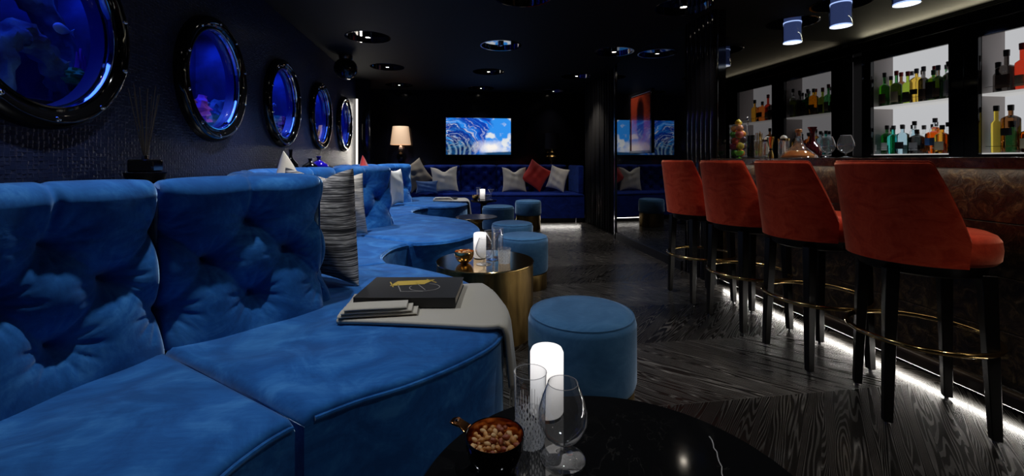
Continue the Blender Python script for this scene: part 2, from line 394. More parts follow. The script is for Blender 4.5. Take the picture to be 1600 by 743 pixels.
def blob(path, rad, name, material, lab, cat, group, seed, n=14, amp=.25):
    """rough organic tube"""
    rg = np.random.default_rng(seed); pts = catmull(path, 6); m_ = len(pts); rads = np.interp(np.linspace(0, 1, m_), np.linspace(0, 1, len(rad)), rad)
    A = np.zeros((m_, n, 3)); ph = rg.uniform(0, 6, 8)
    o = pts[0].copy(); o[2] = pts[:, 2].min()-rads.max()*.3
    for i in range(m_):
        tv = Vector(pts[min(i+1, m_-1)]-pts[max(i-1, 0)]).normalized(); up = Vector((1, 0, 0)); a = tv.cross(up).normalized(); b = a.cross(tv)
        for k in range(n):
            g = 2*PI*k/n; w_ = 1+amp*(math.sin(3*g+ph[0]+i*.9)*.5+math.sin(5*g-i*1.3+ph[1])*.4+.3*math.sin(i*2.1+ph[2]))
            p = Vector(pts[i])+(a*math.cos(g)+b*math.sin(g))*rads[i]*w_
            A[i, k] = np.array(p)-o
    mb = M(); mb.grid(A, cv=True); mb.f.append(tuple(range(n))); mb.f.append(tuple(range((m_-1)*n, m_*n)))
    return tag(mb.build(name, material, loc=tuple(o)), lab, cat, group)
wn_ = ['nearest', 'second', 'middle', 'fourth', 'farthest']
for i, y in enumerate(PY):
    X0 = WX-.19; zb = PZ-.25; ysh = min(.17*y/1.5, .30)
    fl = 1 if i % 2 == 0 else -1
    if i == 0:
        ar = [(X0, y+.07, zb-.01), (X0, y+.085, PZ-.08), (X0-.02, y+.15, PZ-.005), (X0-.01, y+.24, PZ-.04), (X0, y+.31, PZ-.14), (X0+.02, y+.36, zb-.02)]
        blob(ar, [.035, .034, .05, .044, .04, .05], 'coral_arch', ROCKM, 'rough blue rock arch on sand inside the nearest porthole', 'rock', None, 3, 18, .35)
        blob([(X0-.1, y-.0, PZ+.26), (X0-.1, y+.16, PZ+.25), (X0-.08, y+.33, PZ+.16), (X0-.06, y+.42, PZ-.03), (X0-.05, y+.45, zb)], [.08, .07, .05, .04, .07], 'coral_branch', ROCKM, 'long hanging rock branch right of the arch inside the nearest porthole', 'rock', None, 5, 18, .3)
        blob([(X0+.05, y+.325, PZ-.18), (X0+.05, y+.33, PZ-.14), (X0+.05, y+.33, PZ-.105)], [.03, .042, .02], 'coral', CORG, 'green coral lump at foot of the arch in the nearest porthole', 'coral', None, 8, 16, .4)
        for q, (dy, dz) in enumerate(((.385, .16), (.405, .18), (.425, .15))):
            blob([(X0+.02, y+dy, PZ-.18), (X0+.02, y+dy+.003, PZ-.18+dz*.5), (X0+.02, y+dy+.002, PZ-.18+dz)], [.012, .009, .004], 'coral', CORP, 'thin violet coral finger on the right inside the nearest porthole', 'coral', 'violet coral fingers in the nearest tank', 20+q, 8, .3)
    else:
        y_ = y; y = y+ysh
        blob([(X0, y-.28*fl, zb-.02), (X0, y-.2*fl, zb+.12), (X0, y-.08*fl, zb+.05), (X0+.02, y+.02*fl, zb-.02)], [.05, .07, .06, .05], 'reef_rock', ROCKM, 'low blue rock on sand inside the %s porthole' % wn_[i], 'rock', None, 30+i, 16, .4)
        blob([(X0+.05, y+.14*fl, zb-.01), (X0+.05, y+.15*fl, zb+.08), (X0+.05, y+.13*fl, zb+.17)], [.05, .05, .02], 'coral', CORP if i % 2 else CORR, '%s coral standing on sand inside the %s porthole' % ('violet' if i % 2 else 'red', wn_[i]), 'coral', None, 40+i, 14, .4)
def fish(x, y, z, L_, material, lab, rz=0):
    t = empty('fish', lab, 'fish', (x, y, z), rz)
    A = np.zeros((14, 12, 3))
    for i in range(14):
        s_ = i/13; h = L_*.32*math.sin(PI*min(1, s_*1.02+.02))**.7*(1-.45*s_)+.001
        for k in range(12): A[i, k] = (h*.35*math.cos(2*PI*k/12), L_*(s_-.5), h*math.sin(2*PI*k/12))
    mb = M(); mb.grid(A, cv=True); mb.f += [tuple(range(12)), tuple(range(13*12, 14*12))]; mb.build('body', material, t)
    M().add([(.001, L_*.42, 0), (.001, L_*.7, L_*.2), (.001, L_*.62, 0), (.001, L_*.7, -L_*.2), (-.001, L_*.42, 0), (-.001, L_*.7, L_*.2), (-.001, L_*.62, 0), (-.001, L_*.7, -L_*.2)], [(0, 1, 2), (0, 2, 3), (4, 6, 5), (4, 7, 6), (0, 4, 5, 1), (3, 7, 4, 0)]).build('tail', material, t)
    return t
fish(WX-.17, PY[0]+.31, PZ+.06, .09, FISHB, 'pale blue disc-shaped fish swimming above the arch in the nearest porthole')
fish(WX-.15, PY[1]+.10, PZ-.13, .06, FISHO, 'small orange fish low in the second porthole')
fish(WX-.17, PY[1]+.30, PZ-.12, .055, FISHB, 'small pale fish beside the orange one in the second porthole', PI)
fish(WX-.17, PY[2]+.30, PZ+.02, .07, FISHB, 'pale blue fish in the middle porthole')
fish(WX-.17, PY[3]+.30, PZ-.05, .07, FISHO, 'orange fish in the fourth porthole')
for i, y in enumerate(PY):
    area((WX-.24, y+.1, PZ+.40), .25, .7, [3.4, 4.2, 5, 5, 5][i], (0, 0, 0), (.04, .12, 1))
    point((WX-.2, y+.1, PZ+.3), [.25, .4, .5, .5, .5][i], (.12, .05, 1), .05)

# ------------------------------------------------------------------ banquettes
def tuft_field(W_, H_, pat, depth=.052, sig=.05, puff=.045):
    """returns f(a, h): outward displacement on a padded panel; a in metres across, h in metres up"""
    B = pat; segs = []
    dmax = 1.35*min([math.dist(B[i], B[j]) for i in range(len(B)) for j in range(i)] or [1])
    for i in range(len(B)):
        for j in range(i):
            if math.dist(B[i], B[j]) < dmax and abs(B[i][1]-B[j][1]) > .02: segs.append((B[i], B[j]))
    def f(a, h, fh=1.0):
        d = puff*(1-abs(2*a/W_-1)**4)*fh if puff else 0
        g = 1e9
        for (bx, bz) in B:
            q = np.hypot(a-bx, h-bz); th = np.arctan2(h-bz, a-bx)
            d = d-depth*.62*np.exp(-(q/(sig*.62))**1.1)-depth*.38*np.exp(-(q/(sig*1.7))**2)
            d = d-.0042*np.maximum(0, np.sin(12*th+bx*40+bz*9))*np.exp(-((q-.062)/.035)**2)
            g = np.minimum(g, q)
        for (p, q) in segs:
            px, pz = p; qx, qz = q; l2 = (qx-px)**2+(qz-pz)**2
            t = np.clip(((a-px)*(qx-px)+(h-pz)*(qz-pz))/l2, 0, 1)
            ds = np.hypot(a-px-t*(qx-px), h-pz-t*(qz-pz))
            d = d-.009*np.exp(-(ds/.013)**1.2)-.010*np.exp(-(ds/.045)**1.5)
        return d
    return f
def padded_panel(surf, W_, zb, zt, thick, pat, nu=80, nf=52, name='backrest', lean=.05, material=None, parent=None, ymax=None, depth=.052, sig=.05, vfold=()):
    """surf(a, d) -> (x, y): a metres along, d metres inwards (towards the sitter)"""
    f = tuft_field(W_, zt-zb, pat, depth, sig)
    r = .05; rows = []   # (h along, d inward, z, facefactor)
    for k in range(nf): 
        s_ = k/(nf-1); z = zb+(zt-r-zb)*s_; rows.append((z-zb, -lean*s_, z, 1, 0))
    for k in range(1, 9):
        g = PI/2*k/8; rows.append((zt-r-zb+r*g, -lean-r+r*math.cos(g), zt-r+r*math.sin(g), 1-k/8*.6, k/8))
    for k in range(1, 5): rows.append((9, -lean-r-(thick-2*r)*k/5, zt, .3, 1))
    for k in range(1, 7):
        g = PI/2*k/6; rows.append((9, -lean-thick+r-r*math.sin(g), zt-r+r*math.cos(g), 0, 1))
    rows.append((9, -lean-thick, (zb+zt)/2, 0, 1)); rows.append((9, -lean-thick, zb, 0, 1))
    us = np.linspace(0, 1, nu); a = us*W_
    A = np.zeros((nu, len(rows), 3)); e = np.minimum(a, W_-a); rr_ = .03
    er = np.where(e < rr_, rr_-np.sqrt(np.maximum(rr_**2-(rr_-e)**2, 0)), 0)
    for j, (h, d, z, ff, top) in enumerate(rows):
        disp = f(a, np.full(nu, min(h, 2)), 1.0)*ff if h < 8 else np.zeros(nu)
        if h < 8:
            for (bx, bz) in vfold:   # fold lines running from the top buttons over the roll
                t_ = np.clip((h-bz)/.05, 0, 1); disp = disp-.012*t_*np.exp(-((a-bx)/.012)**2)
        k = math.cos(PI/2*top)
        zz = np.full(nu, z)+disp*math.sin(PI/2*top)*.5-er*(1 if top > 0 else 0)
        dd = d+disp*k-er*(k if h < 8 else -1)
        for i in range(nu):
            x, y = surf(a[i], dd[i])
            if ymax is not None: y = ymax(y)
            A[i, j] = (x, y, zz[i])
    mb = M(); mb.grid(A, cv=True); n_ = len(rows)
    mb.f.append(tuple(range(n_))[::-1]); mb.f.append(tuple(range((nu-1)*n_, nu*n_)))
    return mb.build(name, material or BLUE, parent, ang=70, fix=True)
A0 = R(118.6); DA = R(24.56)
def cove_panel(c, k, parent):
    near = c < 1
    """k = 0..4 counted from the far cusp of the cove centred at c"""
    th0 = A0+k*DA+.002; W_ = CR*DA-.006
    def surf(a, d):
        th = th0+a/CR; r = CR-d
        return CX+r*math.cos(th), c+r*math.sin(th)
    def ym(y): return min(max(y, c-1.182), c+1.182)
    H = .55; W4 = [W_*q for q in (0, .25, .5, .75, 1)]
    pat = [(W4[0], .40), (W4[2], .41), (W4[4], .40), (W4[1], .275), (W4[3], .275), (W4[0], .13), (W4[2], .125), (W4[4], .13)]
    return padded_panel(surf, W_, .44, 1.018, .13, pat, 130 if near else 84, nf=100 if near else 60, parent=parent, ymax=ym, vfold=[(W4[2], .41)], depth=.078, sig=.058)
ZS = .45
def seat_block(front, back, parent, zt=ZS, zb=.07, nu=90, pip=True, material=None, curved_ends=False):
    F = resample(catmull(front), nu); Bk = resample(np.array(back), nu)
    rows = [('f', zb), ('f', .16), ('f', .26), ('f', .35), ('f', zt-.03)]
    nv = 34; r = .022
    lenF = np.r_[0, np.cumsum(np.linalg.norm(np.diff(F, axis=0), axis=1))]
    e = np.minimum(lenF, lenF[-1]-lenF); er = np.where(e < r, r-np.sqrt(np.maximum(r*r-(r-e)**2, 0)), 0)
    A = []
    for i in range(nu):
        f_, b_ = F[i], Bk[i]; d = (b_-f_)/np.linalg.norm(b_-f_); col = []
        for z in (zb, .14, .22, .30, .37, zt-.035): 
            wv = .0025*math.sin(lenF[i]*60)*math.sin(z*25); q = f_+d*(wv+.002); col.append((*q, z))
        for k in range(1, 6):
            g = PI/2*k/5; q = f_+d*(r-r*math.cos(g)); col.append((*q, zt-r+r*math.sin(g)-er[i]-(.0 if k else 0)))
        Ln = np.linalg.norm(b_-f_)
        for k in range(1, nv+1):
            t = k/nv; q = f_+d*(r+(Ln-r)*t)
            cr = .012*math.sin(PI*min(t*1.3, 1))+.0035*math.sin(7*lenF[i]+9*t)*math.sin(5*t+3)+.002*math.sin(23*lenF[i]*(1-t)+14*t)
            cr *= min(1, e[i]/.08)
            col.append((*q, zt+cr-er[i]))
        col.append((*b_, zb)); A.append(col)
    A = np.array(A); n_ = A.shape[1]
    mb = M(); mb.grid(A, cv=True); mb.f.append(tuple(range(n_))[::-1]); mb.f.append(tuple(range((nu-1)*n_, nu*n_)))
    s_ = mb.build('seat', material or BLUE, parent, ang=60)
    if pip:
        pts = []
        for i in range(1, nu-1):
            tg = F[i+1]-F[i-1]; nr_ = np.array((tg[1], -tg[0]))/np.linalg.norm(tg); nr_ = nr_*(-1 if nr_@(Bk[i]-F[i]) > 0 else 1); q = F[i]+nr_*.002; pts.append((q[0], q[1], zt-.022-er[i]*.5))
        M().tube(pts, .0065, 8).build('piping', material or BLUE, s_)
    # recessed plinth
    Fp = F+(Bk-F)*.12; M().prism([tuple(p) for p in Fp]+[tuple(p) for p in Bk[::-1]], .0, zb+.005).build('plinth', BLACKS, parent)
    return s_
def arcpts(c, t0, t1, r=CR+.03, n=30): return [(CX+r*math.cos(t), c+r*math.sin(t)) for t in np.linspace(t0, t1, n)]
def bulge(idx, front, lab):
    """idx: cusp between cove idx and cove idx+1"""
    c0, c1 = CY[idx], CY[idx+1]
    t = empty('banquette_section', lab, 'sofa', (front[0][0], front[0][1], 0), 0, 'blue velvet sections of the curved banquette')
    tt = bpy.data.objects  # parts are built in world space then re-based
    back = arcpts(c0, A0+DA, A0+.02)+arcpts(c1, 2*PI-A0-.02, 2*PI-A0-DA)
    ps = [seat_block(front, back, None)]
    ps.append(cove_panel(c0, 0, None)); ps.append(cove_panel(c1, 4, None))
    return t
def rebase(t, before):
    for o in [o for o in bpy.data.objects if o.name not in before and o.parent is None and o is not t]:
        o.parent = t; o.matrix_parent_inverse = Matrix.Translation(-t.location)
def section(fn, *a):
    before = {o.name for o in bpy.data.objects}; t = fn(*a); rebase(t, before); return t
def cove(idx, front, lab, ks=(1, 2, 3), t0=A0+DA, t1=2*PI-A0-DA):
    c = CY[idx]
    t = empty('banquette_section', lab, 'sofa', (front[0][0], front[0][1], 0), 0, 'blue velvet sections of the curved banquette')
    seat_block(front, arcpts(c, t1, t0), None)
    for k in ks: cove_panel(c, k, None)
    return t
G = .006
section(cove, 0, [(-.35, .42), (-.44, .62), (-.487, .80), (-.474, .96), (-.430, 1.075), (-.376, 1.150)], 'inward-curving blue seat in the lower left corner, nearest of all', (1, 2), A0+DA, R(222))
section(bulge, 0, [(-.358, 1.163), (-.244, 1.240), (-.111, 1.306), (.041, 1.418), (.158, 1.542), (.212, 1.68), (.222, 1.85), (.185, 2.09), (.10, 2.31), (0, 2.457), (-.12, 2.585), (-.229, 2.684), (-.375, 2.795)], 'rounded blue peninsula seat with folded throw and black book on it')
section(cove, 1, [(-.375, 2.806), (-.425, 2.93), (-.444, 3.057), (-.42, 3.24), (-.37, 3.36), (-.302, 3.445)], 'inward-curving blue seat with striped cushions, between the two nearer peninsulas')
section(bulge, 1, [(-.292, 3.43), (-.17, 3.425), (-.04, 3.46), (.07, 3.54), (.17, 3.67), (.25, 3.83), (.285, 4.02), (.28, 4.25), (.23, 4.52), (.13, 4.73), (0, 4.888), (-.20, 5.08), (-.37, 5.28)], 'rounded blue peninsula seat behind the brass drum table')
section(cove, 2, [(-.37, 5.295), (-.43, 5.45), (-.45, 5.62), (-.42, 5.80), (-.36, 5.93), (-.27, 6.03)], 'inward-curving blue seat with red cushion, farther along the navy wall')
section(bulge, 2, [(-.26, 6.02), (-.1, 6.0), (.08, 6.06), (.20, 6.22), (.28, 6.45), (.30, 6.7), (.27, 7.0), (.15, 7.25), (0, 7.42), (-.15, 7.55), (-.3, 7.63)], 'farthest rounded blue peninsula seat with pale throw over it')

# back sofa
def flat_panel(x0, x1, yf, zb, zt, parent, cols, rows, yaw=None):
    W_ = x1-x0
    def surf(a, d): return x0+a, yf-d
    pat = []
    for r_ in range(rows):
        for c_ in range(cols+1):
            q = (c_+(.5 if r_ % 2 else 0))/cols
            if q <= 1: pat.append((W_*q, .06+(zt-zb-.13)*r_/(rows-1)))
    return padded_panel(surf, W_, zb, zt, .13, pat, 70, parent=parent, material=BLUED, lean=.03, depth=.035, sig=.03)
def back_sofa():
    t = empty('corner_sofa', 'dark navy tufted sofa along the back wall beneath the television', 'sofa', (.9, 7.3, 0))
    front = [(-.45, 7.72), (-.1, 7.62), (.4, 7.50), (1.0, 7.38), (1.7, 7.28), (2.32, 7.22)]
    seat_block(front, [(-1.15, 8.0), (2.33, 8.0)], None, zt=.50, material=BLUED, zb=.085)
    xs = np.linspace(-1.1, 2.22, 6)
    for i in range(5): flat_panel(xs[i]+.003, xs[i+1]-.003, 7.95, .49, .985, None, 3, 5)
    def surf(a, d): return 2.29-d, 7.99-a
    padded_panel(lambda a, d: (2.235-d*1.0+.0, 7.32+a), .66, .49, .985, .09, [(.16, .2), (.16, .4), (.33, .3), (.5, .2), (.5, .4)], 50, material=BLUED, lean=.0, depth=.02, sig=.03) if False else None
    M().box(2.235, 2.325, 7.26, 7.94, .49, .985).build('armrest', BLUED, bev=.03, seg=4)
    M().tube([(2.2, 7.3, 0), (2.2, 7.3, .085)], .014, 12).build('leg', CHROME)
    return t
section(back_sofa)

# ------------------------------------------------------------------ cushions
def pillow(w, h, th, material, loc, nrm_ang, lab, lean=.18, roll=0, chop=0, group='loose cushions on the sofas', name='cushion', wr=.006):
    """nrm_ang: world direction (deg) the front faces; loc is the bottom centre"""
    n = 34; A = np.zeros((n, n, 3)); Bq = np.zeros((n, n, 3)); ph = random.random()*6
    for i in range(n):
        for j in range(n):
            s_, t_ = math.sin(PI/2*(2*i/(n-1)-1)), math.sin(PI/2*(2*j/(n-1)-1))
            x = s_*w/2*(1-.11*(1-t_*t_)); z = t_*h/2*(1-.11*(1-s_*s_))
            if chop and t_ > -.2: z -= chop*math.exp(-(s_/.38)**2)*((t_+.2)/1.2)**2
            k = (max(0, (1-s_*s_)*(1-t_*t_)))**.42*th/2
            wz = wr*math.sin(6*s_+4*t_+ph)*math.sin(5*t_-3*s_)*(1-s_*s_)*(1-t_*t_)*2
            A[i, j] = (x, -k+wz, z); Bq[i, j] = (x, k+wz, z)
    mb = M(); mb.grid(A); mb.grid(Bq[::-1])
    a = R(nrm_ang)+PI/2; ext = (w/2*abs(math.sin(roll))+h/2*abs(math.cos(roll)))*math.cos(lean)
    loc = (loc[0]-math.cos(R(nrm_ang))*ext*math.sin(lean), loc[1]-math.sin(R(nrm_ang))*ext*math.sin(lean), loc[2]+ext)
    rot = (Matrix.Rotation(a, 3, 'Z')@Matrix.Rotation(-lean, 3, 'X')@Matrix.Rotation(roll, 3, 'Y')).to_euler()
    o = mb.build(name, material, loc=loc, rot=rot, ang=80)
    return tag(o, lab, 'cushion', group)
# local -Y is the front
pillow(.54, .59, .20, STRIPE, (-.655, 2.43, .458), 52, 'large black and white striped cushion propped behind the nearest tufted backs', .06, 0, .05)
pillow(.50, .52, .17, STRIPEL, (-.84, 3.66, .458), -40, 'paler striped cushion leaning behind the large dark striped one', .12, 0, .06)
pillow(.48, .48, .16, CREAM, (-.95, 2.93, .47), 0, 'plain cream cushion with one corner up, behind the nearest sofa backs', .10, R(40))
pillow(.48, .48, .15, REDP, (-.98, 5.62, .47), 0, 'red cushion tip showing above the blue backs on the left', .1, R(42))
pillow(.50, .50, .14, WHITEP, (-.70, 6.20, .458), -14, 'white cushion seen edge-on beside the second tufted back', .08)
pillow(.46, .46, .15, TAUPE, (-.56, 7.8, .50), -80, 'taupe cushion tilted in the left corner of the back sofa', .15, R(-32))
pillow(.38, .22, .12, LUMB, (-.36, 7.62, .505), -88, 'small blue lumbar cushion at the left end of the back sofa', .12)
pillow(.47, .45, .16, CREAM, (-.06, 7.71, .505), -90, 'cream cushion with dented top under the left edge of the television', .14, R(-3), .07)
pillow(.44, .45, .16, CREAM, (1.18, 7.73, .505), -92, 'cream cushion with dented top left of the red one on the back sofa', .14, 0, .07)
pillow(.44, .44, .15, REDP, (1.57, 7.68, .50), -95, 'red cushion standing on its corner on the back sofa', .14, R(33))
pillow(.36, .42, .15, WHITEP, (1.92, 7.55, .505), -125, 'white cushion at the right end of the back sofa', .14, R(14))

# ------------------------------------------------------------------ throws and books
def smooth_edge(front, y):
    F = catmull(front); best = None
    ys = F[:, 1]; xs = F[:, 0]; m_ = xs > -.2
    return xs[m_][np.argmin(abs(ys[m_]-y))]
FB = [(-.358, 1.163), (-.244, 1.240), (-.111, 1.306), (.041, 1.418), (.158, 1.542), (.212, 1.68), (.222, 1.85), (.185, 2.09), (.10, 2.31), (0, 2.457), (-.12, 2.585)]
FF = [(-.1, 6.0), (.08, 6.06), (.20, 6.22), (.28, 6.45), (.30, 6.7), (.27, 7.0), (.15, 7.25), (0, 7.42)]
def throw(front, x0, ynear0, ynear1, yfar0, yfar1, zt, zend, lab, seed):
    t = empty('throw_blanket', lab, 'blanket', (x0, (ynear0+yfar0)/2, zt), 0)
    nv = 40; prof = 46; A = np.zeros((prof, nv, 3)); T = .014; ends = []
    for j in range(nv):
        s_ = j/(nv-1)
        for i in range(prof):
            q = i/(prof-1)
            # straight part to the edge, rounded, then hanging
            yn = ynear0+(ynear1-ynear0)*min(1, q*1.6); yf = yfar0+(yfar1-yfar0)*min(1, q*1.6)
            y = yn+(yf-yn)*s_; xe = smooth_edge(front, y)+.012
            Lf = xe-x0-.02; Lr = .03*PI/2; Lh = zt-zend; tot = Lf+Lr+Lh; d = q*tot
            rip = .006*math.sin(s_*26+seed)+.004*math.sin(s_*47)
            if d < Lf: p = (x0+d, y, zt+T*.5+.002*math.sin(8*d+6*s_))
            elif d < Lf+Lr: g = (d-Lf)/.03; p = (x0+Lf+.03*math.sin(g), y, zt+T*.5-.03+.03*math.cos(g))
            else:
                k = (d-Lf-Lr)/Lh; yy = y+(.5-s_)*.10*k; p = (x0+Lf+.032+abs(rip)*k*2.2+.012*k, yy, zt-.03+T*.5-(d-Lf-Lr))
            A[i, j] = p
        ends.append(tuple(A[-1, j]))
    loc = np.array(t.location)
    o = M().grid(A-loc).build('cloth', THROW, t, ang=80, fix=False)
    sm = o.modifiers.new('thick', 'SOLIDIFY'); sm.thickness = T; sm.offset = 0
    # folded layers along the near border
    for k in range(3):
        z = zt+T+.004+.013*k+.006; Lx = .30-.02*k
        pts = [(x0+.004+.012*k, ynear0+.035, z), (x0+.10, ynear0+.034, z+.002), (x0+.20, ynear0+.036, z+.001), (x0+Lx, ynear0+.045, z-.002)]
        pts = [np.array(p)-loc for p in catmull(pts, 5)]
        Bv = np.zeros((len(pts), 20, 3))
        for i, p in enumerate(pts):
            for g in range(20):
                a = 2*PI*g/20; Bv[i, g] = p+np.array((0, .042*math.copysign(abs(math.cos(a))**.6, math.cos(a)), .0065*math.copysign(abs(math.sin(a))**.8, math.sin(a))))
        mb = M(); mb.grid(Bv, cv=True); mb.f += [tuple(range(20)), tuple(range((len(pts)-1)*20, len(pts)*20))]; mb.build('fold', THROW, t)
    mb = M()
    for k in range(70):
        e = np.array(ends[int(k/70*nv)])-loc; e[1] += random.uniform(-.004, .004); dx = random.uniform(-.006, .006); l = random.uniform(.07, .10)
        mb.tube([e+np.array((0, 0, .01)), e+np.array((dx*.5, dx, -l*.5)), e+np.array((dx, dx*1.6, -l))], .0014, 5)
    tag(mb.build('fringe', THROW, t, fix=False), kind='stuff')
    return t
throw(FB, -.42, 1.735, 1.60, 2.06, 2.16, .466, .235, 'beige wool throw with fringe folded over the nearest rounded seat, under the black book', 1)
throw(FF, -.22, 6.60, 6.46, 6.95, 7.0, .466, .26, 'beige throw draped over the farthest rounded seat, under a small book', 4)
PAGES = mat('paper_pages', (.55, .5, .42), .8)
COVER = mat('black_linen_cover', (.012, .011, .011), .55); bump(COVER, noise(COVER, coords(COVER), 400, 1), .25, .001)
GOLDF = mat('gold_foil', (.62, .42, .07), .45, .25); SILF = mat('grey_foil', (.3, .28, .26), .45, .2)
def book(w, d, h, loc, rz, lab, emblem=True):
    t = empty('book', lab, 'book', loc, rz)
    c = M(); c.box(-w/2, w/2, -d/2, d/2, 0, .004); c.box(-w/2, w/2, -d/2, d/2, h-.004, h); c.box(-w/2, w/2, -d/2, -d/2+.004, .004, h-.004); c.box(-w/2, -w/2+.004, -d/2+.004, d/2, .004, h-.004)
    c.build('cover', COVER, t, bev=.001)
    M().box(-w/2+.005, w/2-.004, -d/2+.005, d/2-.004, .004, h-.004).build('pages', PAGES, t, smooth=False)
    if emblem:
        z = h+.0006; g = M()
        def bar(mb, a, b, wd): 
            a, b = Vector((*a, 0)), Vector((*b, 0)); n = (b-a).cross(Vector((0, 0, 1))).normalized()*wd/2
            mb.add([(*(a-n).xy, z), (*(b-n).xy, z), (*(b+n).xy, z), (*(a+n).xy, z), (*(a-n).xy, z-.0008), (*(b-n).xy, z-.0008), (*(b+n).xy, z-.0008), (*(a+n).xy, z-.0008)], [(0, 1, 2, 3), (0, 4, 5, 1), (1, 5, 6, 2), (2, 6, 7, 3), (3, 7, 4, 0)])
        for k in range(9): bar(g, (-.105+.002*k, .012+.0082*k), (.045+.004*k, .040+.0082*k), .0075)
        bar(g, (-.12, .07), (-.085, -.01), .005); bar(g, (.04, .115), (.095, .06), .005)
        g.build('gold_emblem', GOLDF, t, smooth=False, fix=False)
        s_ = M(); bar(s_, (-.075, .03), (-.035, -.075), .004); bar(s_, (-.035, -.075), (.06, -.072), .004); bar(s_, (.0, .06), (.065, -.05), .003)
        for k in range(20):
            a0, a1 = R(-200+14*k), R(-186+14*k); bar(s_, (.055+.066*math.cos(a0), -.012+.055*math.sin(a0)), (.055+.066*math.cos(a1), -.012+.055*math.sin(a1)), .003)
        s_.build('line_emblem', SILF, t, smooth=False, fix=False)
    return t
book(.42, .31, .042, (-.155, 1.985, .4825), -YAW, 'large black hardback with gold emblem lying on the beige throw')
book(.28, .20, .02, (.0, 6.80, .4825), -YAW, 'thin dark book lying on the far throw', False)

# ------------------------------------------------------------------ pouffes
def pouf(x, y, r, h, base, lab, cyl=True):
    t = empty('pouffe', lab, 'pouffe', (x, y, 0), 0, 'round blue velvet pouffes')
    pr = [(0, h), (r*.5, h+.002), (r-.05, h), (r-.022, h-.006), (r-.006, h-.022), (r, h-.045), (r, h-.12), (r, (h+base)/2), (r, base+.03), (r-.006, base+.008), (r-.02, base), (0, base)]
    o = M().lathe(pr[::-1], 64).build('cushion', BLUES, t, ang=50)
    M().tube([((r-.012)*math.cos(2*PI*k/64), (r-.012)*math.sin(2*PI*k/64), h-.014) for k in range(64)], .0035, 6, True).build('seam', BLUES, o)
    M().lathe([(0, 0), (r-.012, 0), (r-.010, .004), (r-.010, base-.001), (0, base-.001)], 64).build('base_band', BRASSD, t, ang=50)
    return t
pouf(.575, 1.83, .232, .44, .13, 'largest-looking blue pouffe, in front of the brass drum table and behind the marble table')
pouf(.645, 3.72, .215, .44, .13, 'blue pouffe on a brass base right behind the brass drum table')
pouf(.66, 4.47, .215, .44, .13, 'blue pouffe mostly hidden behind the one at the drum table')
pouf(.70, 6.10, .225, .44, .11, 'blue pouffe in front of the farthest cocktail table')
pouf(1.25, 6.75, .205, .45, .22, 'farthest blue pouffe on a tall brass base, before the back sofa')

# ------------------------------------------------------------------ tables
MARB = mat('black_marble', (.008, .008, .009), .07)
v = coords(MARB); n0 = noise(MARB, v, 2.2, 6, .8, .65)
sub = N(MARB, 'ShaderNodeMath', operation='SUBTRACT'); L(MARB, n0, sub.inputs[0]); sub.inputs[1].default_value = .5
ab = N(MARB, 'ShaderNodeMath', operation='ABSOLUTE'); L(MARB, sub.outputs[0], ab.inputs[0])
n9 = noise(MARB, v, 3.1, 2); 
gt = N(MARB, 'ShaderNodeMath', operation='MULTIPLY_ADD'); L(MARB, n9, gt.inputs[0]); gt.inputs[1].default_value = -.02; gt.inputs[2].default_value = .0105
df = N(MARB, 'ShaderNodeMath', operation='LESS_THAN'); L(MARB, ab.outputs[0], df.inputs[0]); L(MARB, gt.outputs[0], df.inputs[1])
L(MARB, ramp(MARB, df.outputs[0], [(0, (.006, .006, .0065)), (1, (.018, .017, .016))]), P(MARB).inputs['Base Color'])
t = empty('cocktail_table', 'round black marble table in the foreground at the bottom edge', 'table', (.31, .76, 0))
M().lathe([(0, .418), (.384, .418), (.389, .424), (.389, .444), (.383, .45), (0, .45)], 128).build('table_top', MARB, t, ang=30)
M().lathe([(0, 0), (.24, 0), (.24, .012), (.06, .03), (.045, .06), (.045, .38), (.12, .417), (0, .417)], 64).build('pedestal', BLACKG, t, ang=30)
# the long white vein that crosses the top
vein = catmull([(.505-.31, .60-.76, .4503), (.53-.31, .69-.76, .4503), (.525-.31, .75-.76, .4503), (.57-.31, .85-.76, .4503), (.60-.31, .93-.76, .4503)], 6)
VEIN = mat('white_vein', (.5, .48, .45), .1)
vn = M(); w_ = .0012
vn.add([(p[0]-w_+.002*math.sin(i*2.3), p[1], .4503) for i, p in enumerate(vein)]+[(p[0]+w_+.002*math.sin(i*2.3), p[1], .4503) for i, p in enumerate(vein)], [(i, i+1, len(vein)+i+1, len(vein)+i) for i in range(len(vein)-1)])
vn.build('vein', VEIN, t, fix=False)
t = empty('drum_table', 'polished brass drum table with candle and glasses in the middle', 'table', (.234, 2.767, 0))
M().lathe([(0, .44), (.308, .44), (.31, .443), (.31, .447), (.307, .45), (0, .45)], 96).build('table_top', BRASS, t, ang=30)
M().lathe([(0, 0), (.305, 0), (.305, .44), (0, .44)], 96).build('drum', BRASSD, t, ang=30)
t = empty('pedestal_table', 'empty dark bronze pedestal table with flared top beyond the brass drum table', 'table', (.34, 5.25, 0))
M().lathe([(0, .392), (.245, .394), (.25, .398), (.245, .403), (0, .403)], 64).build('table_top', DARKBR, t, ang=30)
M().lathe([(0, 0), (.15, 0), (.15, .01), (.07, .02), (.055, .05), (.052, .32), (.10, .375), (.18, .392), (0, .392)], 48).build('pedestal', BRASSD, t, ang=60)
t = empty('cocktail_table', 'farthest round black table with candle and glasses before the back sofa', 'table', (.565, 6.96, 0))
M().lathe([(0, .42), (.206, .42), (.21, .426), (.21, .444), (.206, .45), (0, .45)], 64).build('table_top', BLACKG, t, ang=30)
M().lathe([(0, 0), (.15, 0), (.15, .012), (.06, .03), (.05, .06), (.05, .38), (.12, .419), (0, .419)], 48).build('pedestal', BLACKG, t, ang=40)

